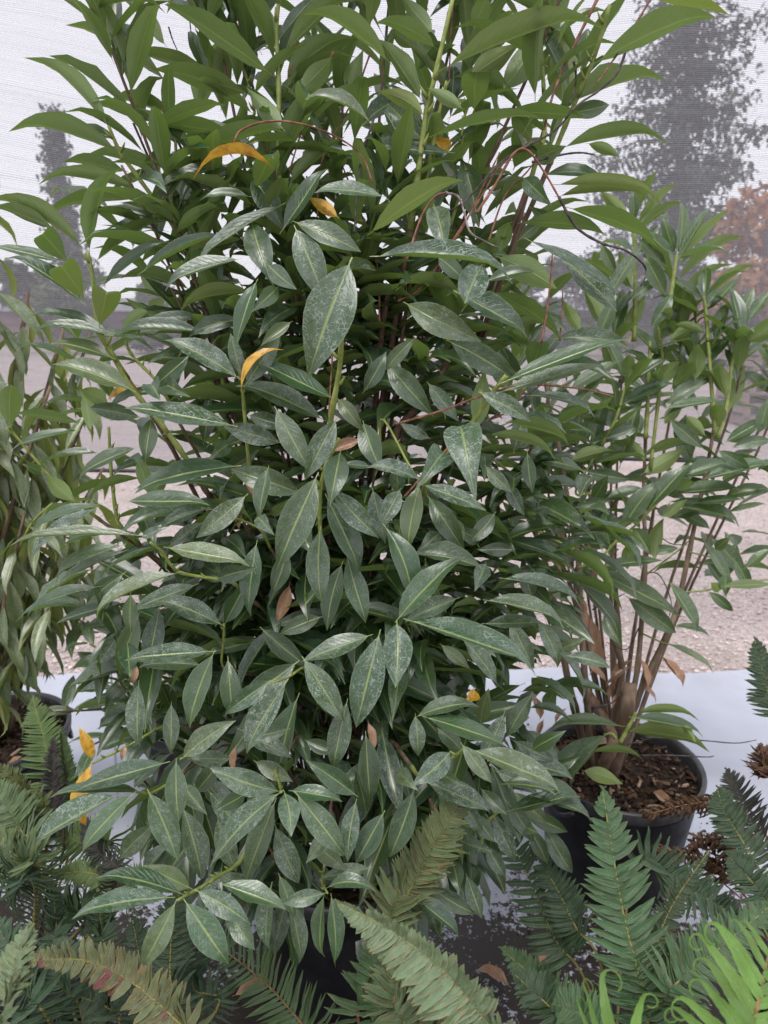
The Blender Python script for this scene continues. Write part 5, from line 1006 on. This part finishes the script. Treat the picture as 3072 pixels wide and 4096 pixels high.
# --- fern beside the left pot
cE = Vector((-.72, 1.12, 0)); FE = fern(cE, 'yellowish green fern with blackened fronds beside the left pot'); kE = cE + Vector((0, 0, .14))
frond(FE, [kE] + PP((200, 3300, 1.3), (200, 3100, 1.32), (175, 2950, 1.34), (130, 2790, 1.36)), Vector((.1, -.9, .4)), 0, .056, BRIGHT, .1, .3, .3, THIN, THINM, s0=.30, wide=.62, a0=88, a1=66, gap=.15)
frond(FE, [kE] + PP((300, 3330, 1.25), (290, 3226, 1.26), (262, 3080, 1.27), (241, 2915, 1.28)), Vector((.95, -.25, .2)), 0, .030, (.10, .17, .06), .1, .5, .5, s0=.35, gap=.30)
frond(FE, [kE] + PP((560, 3560, 1.12), (497, 3541, 1.12), (350, 3490, 1.13), (200, 3500, 1.15)), Vector((0, -.7, .7)), 0, .032, BRIGHT, .3, .2, .2, THIN, THINM, s0=.2, wide=.62, gap=.24)
frond(FE, [kE] + PP((440, 3420, 1.2), (340, 3380, 1.2), (230, 3330, 1.22)), Vector((0, -.7, .7)), 0, .058, BRIGHT, .2, .2, .2, THIN, THINM, s0=.2, wide=.5, gap=.18)
frond(FE, [kE] + PP((190, 3570, 1.12), (130, 3480, 1.14), (100, 3400, 1.15), (72, 3330, 1.16)), Vector((.2, -.9, .3)), 0, .034, BLACK, 0, .5, .5, THIN, THINM, 'rachis_dead', .003, .3, .7, wild=.15, gap=.2)
frond(FE, [kE] + PP((250, 3420, 1.2), (225, 3250, 1.24), (215, 3100, 1.26), (215, 2950, 1.28)), Vector((.3, -.9, .3)), 0, .034, (.045, .03, .04), 0, .5, .5, THIN, THINM, 'rachis_dead', .003, .35, .6, wild=.15, gap=.24)
frond(FE, [kE] + PP((190, 3310, 1.18), (120, 3200, 1.19), (60, 3120, 1.2), (-30, 3060, 1.22)), Vector((.1, -.6, .8)), 0, .028, (.11, .15, .05), .5, .9, .9, s0=.3, rach='rachis_brown', gap=.40, wide=.7)
frond(FE, [kE] + PP((150, 3440, 1.12), (90, 3330, 1.13), (30, 3230, 1.14), (-60, 3130, 1.16)), Vector((.2, -.8, .6)), 0, .050, (.10, .165, .07), .2, .15, .15, s0=.25, gap=.22)
frond(FE, [kE] + PP((160, 3500, 1.05), (60, 3420, 1.06), (-60, 3330, 1.08)), Vector((.1, -.85, .5)), 0, .042, (.11, .17, .06), .2, .15, .15, s0=.25, gap=.22)
frond(FE, [kE] + PP((140, 3560, 1.05), (20, 3500, 1.06), (-90, 3470, 1.08)), Vector((0, -.9, .4)), 0, .060, DARK, .1, .2, .2, THIN, THINM, s0=.2, wide=.55, gap=.20)
frond(FE, [kE] + PP((450, 3560, 1.1), (390, 3400, 1.14), (330, 3270, 1.18)), Vector((.2, -.8, .5)), 0, .030, BLACK, 0, .4, .4, THIN, THINM, 'rachis_dead', .0026, .3, .6, wild=.1, gap=.24)
frond(FE, [kE] + PP((330, 3700, 1.15), (300, 3640, 1.16), (220, 3640, 1.18)), Vector((.1, -.7, .7)), 0, .05, (.06, .13, .04), 0, .3, .3, s0=.3, gap=.4)
# --- fern at the right edge with dead fronds
cF = Vector((.86, 1.16, 0)); FF = fern(cF, 'fern with blackened and curled brown fronds at the right edge'); kF = cF + Vector((0, 0, .14))
frond(FF, [kF] + PP((3120, 3480, 1.35), (3020, 3330, 1.36), (2960, 3200, 1.38), (2905, 3085, 1.4)), Vector((-.1, -.9, .4)), 0, .056, BLACK, 0, .25, .25, THIN, THINM, 'rachis_dead', .003, .3, .55, gap=.20)
frond(FF, [kF] + PP((3080, 3560, 1.3), (2960, 3350, 1.32), (2900, 3250, 1.33), (2870, 3160, 1.34)), Vector((-.1, -.9, .4)), 0, .046, DARK, .2, .2, .2, s0=.3, gap=.30, wide=.62)
frond(FF, [kF] + PP((3090, 3640, 1.2), (3000, 3520, 1.22), (2920, 3430, 1.24)), Vector((-.1, -.8, .6)), 0, .045, DARK, .2, .2, .2, s0=.3, gap=.30, wide=.66)
frond(FF, [kF] + PP((3050, 3300, 1.50), (2860, 3215, 1.50), (2740, 3220, 1.5), (2620, 3250, 1.5), (2575, 3250, 1.48)), Vector((0, -.6, .8)), 0, .036, DRY, 0, -.6, -.6, CURL, CURLM, 'rachis_brown', .0028, .32, .8, wild=.35, gap=.26)
frond(FF, [kF] + PP((2960, 3560, 1.42), (2830, 3440, 1.44), (2720, 3420, 1.46), (2610, 3390, 1.46)), Vector((0, -.6, .8)), 0, .038, DRY, 0, -.6, -.6, CURL, CURLM, 'rachis_brown', .0028, .3, .8, wild=.4, gap=.26)
frond(FF, [kF] + PP((2990, 3500, 1.40), (2900, 3380, 1.42), (2810, 3355, 1.45), (2760, 3400, 1.45)), Vector((0, -.6, .8)), 0, .040, (.22, .12, .085), 0, -.6, -.6, CURL, CURLM, 'rachis_brown', .0028, .3, .8, wild=.4, gap=.26)
frond(FF, [kF] + PP((3120, 2960, 1.42), (3070, 2760, 1.44), (3020, 2560, 1.46)), Vector((-.2, -.9, .3)), 0, .050, DARK, .2, .2, .2, s0=.40, gap=.22)
frond(FF, [kF] + PP((3120, 3180, 1.3), (3075, 3080, 1.32), (3040, 2990, 1.33)), Vector((-.2, -.9, .3)), 0, .036, (.10, .035, .03), .5, .4, .4, CURL, CURLM, 'rachis_brown', .0026, .4, .8, wild=.2, gap=.26)
for k in range(5):   # bare reddish stalks of old fronds on the ground
    a = P(2930 + 30 * k, 3700 - 40 * k, 1.42); b = P(2700 + 50 * k, 3500 - 20 * k, 1.5)
    stem(FF, [kF, a, b], .0022, .0014, M['twig_red'], 'old_stalk', 12, 5)

for root in (FA, FB, FC, FD, FE, FF):       # leaflets past the first 300 of a fern
    lst = spare.get(root.name)
    if not lst: continue
    V = []; F = []; U = []; D = []; I = []; n = 0; off = np.array(root.location)
    for (m, me, data) in lst:
        v = np.empty(len(me.vertices) * 3); me.vertices.foreach_get('co', v); v = v.reshape(-1, 3); A = np.array(m)
        V.append(v @ A[:3, :3].T + A[:3, 3] - off); nv = len(v)
        uvv = np.zeros((nv, 2)); ul = me.uv_layers[0].data
        for p in me.polygons:
            for li in p.loop_indices: uvv[me.loops[li].vertex_index] = ul[li].uv
            F.append(tuple(me.loops[li].vertex_index + n for li in p.loop_indices))
        U.append(uvv); n += nv; D.append(np.tile(np.array(data), (nv, 1))); I.append(np.full(nv, fr.random() * 50))
    me = mesh('leaflet_mass', np.concatenate(V).tolist(), F, np.concatenate(U))
    a = me.attributes.new('leafdata', 'FLOAT_COLOR', 'POINT'); a.data.foreach_set('color', np.concatenate(D).astype(np.float32).ravel())
    b = me.attributes.new('leafid', 'FLOAT', 'POINT'); b.data.foreach_set('value', np.concatenate(I).astype(np.float32))
    link('leaflet_mass', me, M['frond_mass'], root)['kind'] = 'stuff'

# ------------------------------------------------------------------ small things lying about
FALL = [leaf_mesh('fallen_leaf', M['leaf'], arch=.06, fold=.16, tipcurl=.3, wave=.025, seed=80 + k) for k in range(3)]
def fallen(x, y, z, L, az, al, label):
    m = leaf_frame(Vector((x, y, z)), Vector((x + L * math.cos(az), y + L * math.sin(az), z + .004)), Vector((fr.uniform(-.2, .2), fr.uniform(-.2, .2), 1)), L * .4)
    o = bpy.data.objects.new('fallen_leaf', fr.choice(FALL)); C.objects.link(o); o.matrix_basis = m; o.color = (.5, 0, 0, al)
    tag(o, label, 'leaf', 'fallen leaves')
fallen(.69, 1.45, .302, .07, 1.9, .12, 'pale dried leaf lying on the bark in the right pot')
fallen(.56, 1.70, .302, .08, .4, .08, 'brown dried leaf behind the trunk in the right pot')
fallen(.28, 1.22, .02, .09, 2.6, 0, 'brown fallen leaf on the soil left of the big upright frond')
fallen(.34, 1.26, .02, .08, .7, 0, 'brown fallen leaf on the soil beside the dark small frond')
fallen(-.33, 1.20, .02, .11, .3, .05, 'curled brown leaf on the cloth left of the large pot')
fallen(.10, 1.17, .02, .10, .2, 0, 'dark brown leaf on the ground right of the large pot')
fallen(-.98, 1.60, .31, .05, 1.2, .1, 'small tan leaf on the soil of the left pot')
tg = empty('plant_label', tuple(P(360, 2330, 1.95))); tag(tg, 'white plastic plant label leaning behind the shrub at the left', 'label')
a = P(340, 2345, 1.95); b = P(500, 2215, 1.95); q = (b - a); w = Vector((-.3, -.2, 1)).normalized() * .022
MB().add([p - Vector(tg.location) for p in (a - w, b - w, b + w, a + w, a - w + Vector((0, .003, 0)), b - w + Vector((0, .003, 0)), b + w + Vector((0, .003, 0)), a + w + Vector((0, .003, 0)))], [(0, 1, 2, 3), (7, 6, 5, 4), (0, 4, 5, 1), (1, 5, 6, 2), (2, 6, 7, 3), (3, 7, 4, 0)]).build('card', M['tag'], tg, False)
st0 = (a + b) * .5
MB().tube([st0 - Vector(tg.location) + Vector((0, .006, 0)), Vector((st0.x - .05, st0.y + .02, .0)) - Vector(tg.location)], .003, 6).build('stake', M['tag'], tg)
gl = sum(1 for o in bpy.data.objects if o.parent == L1 and o.name.startswith('leaf'))
print('main leaves', gl, 'objects', len(bpy.data.objects), 'leaflets', leaflets)
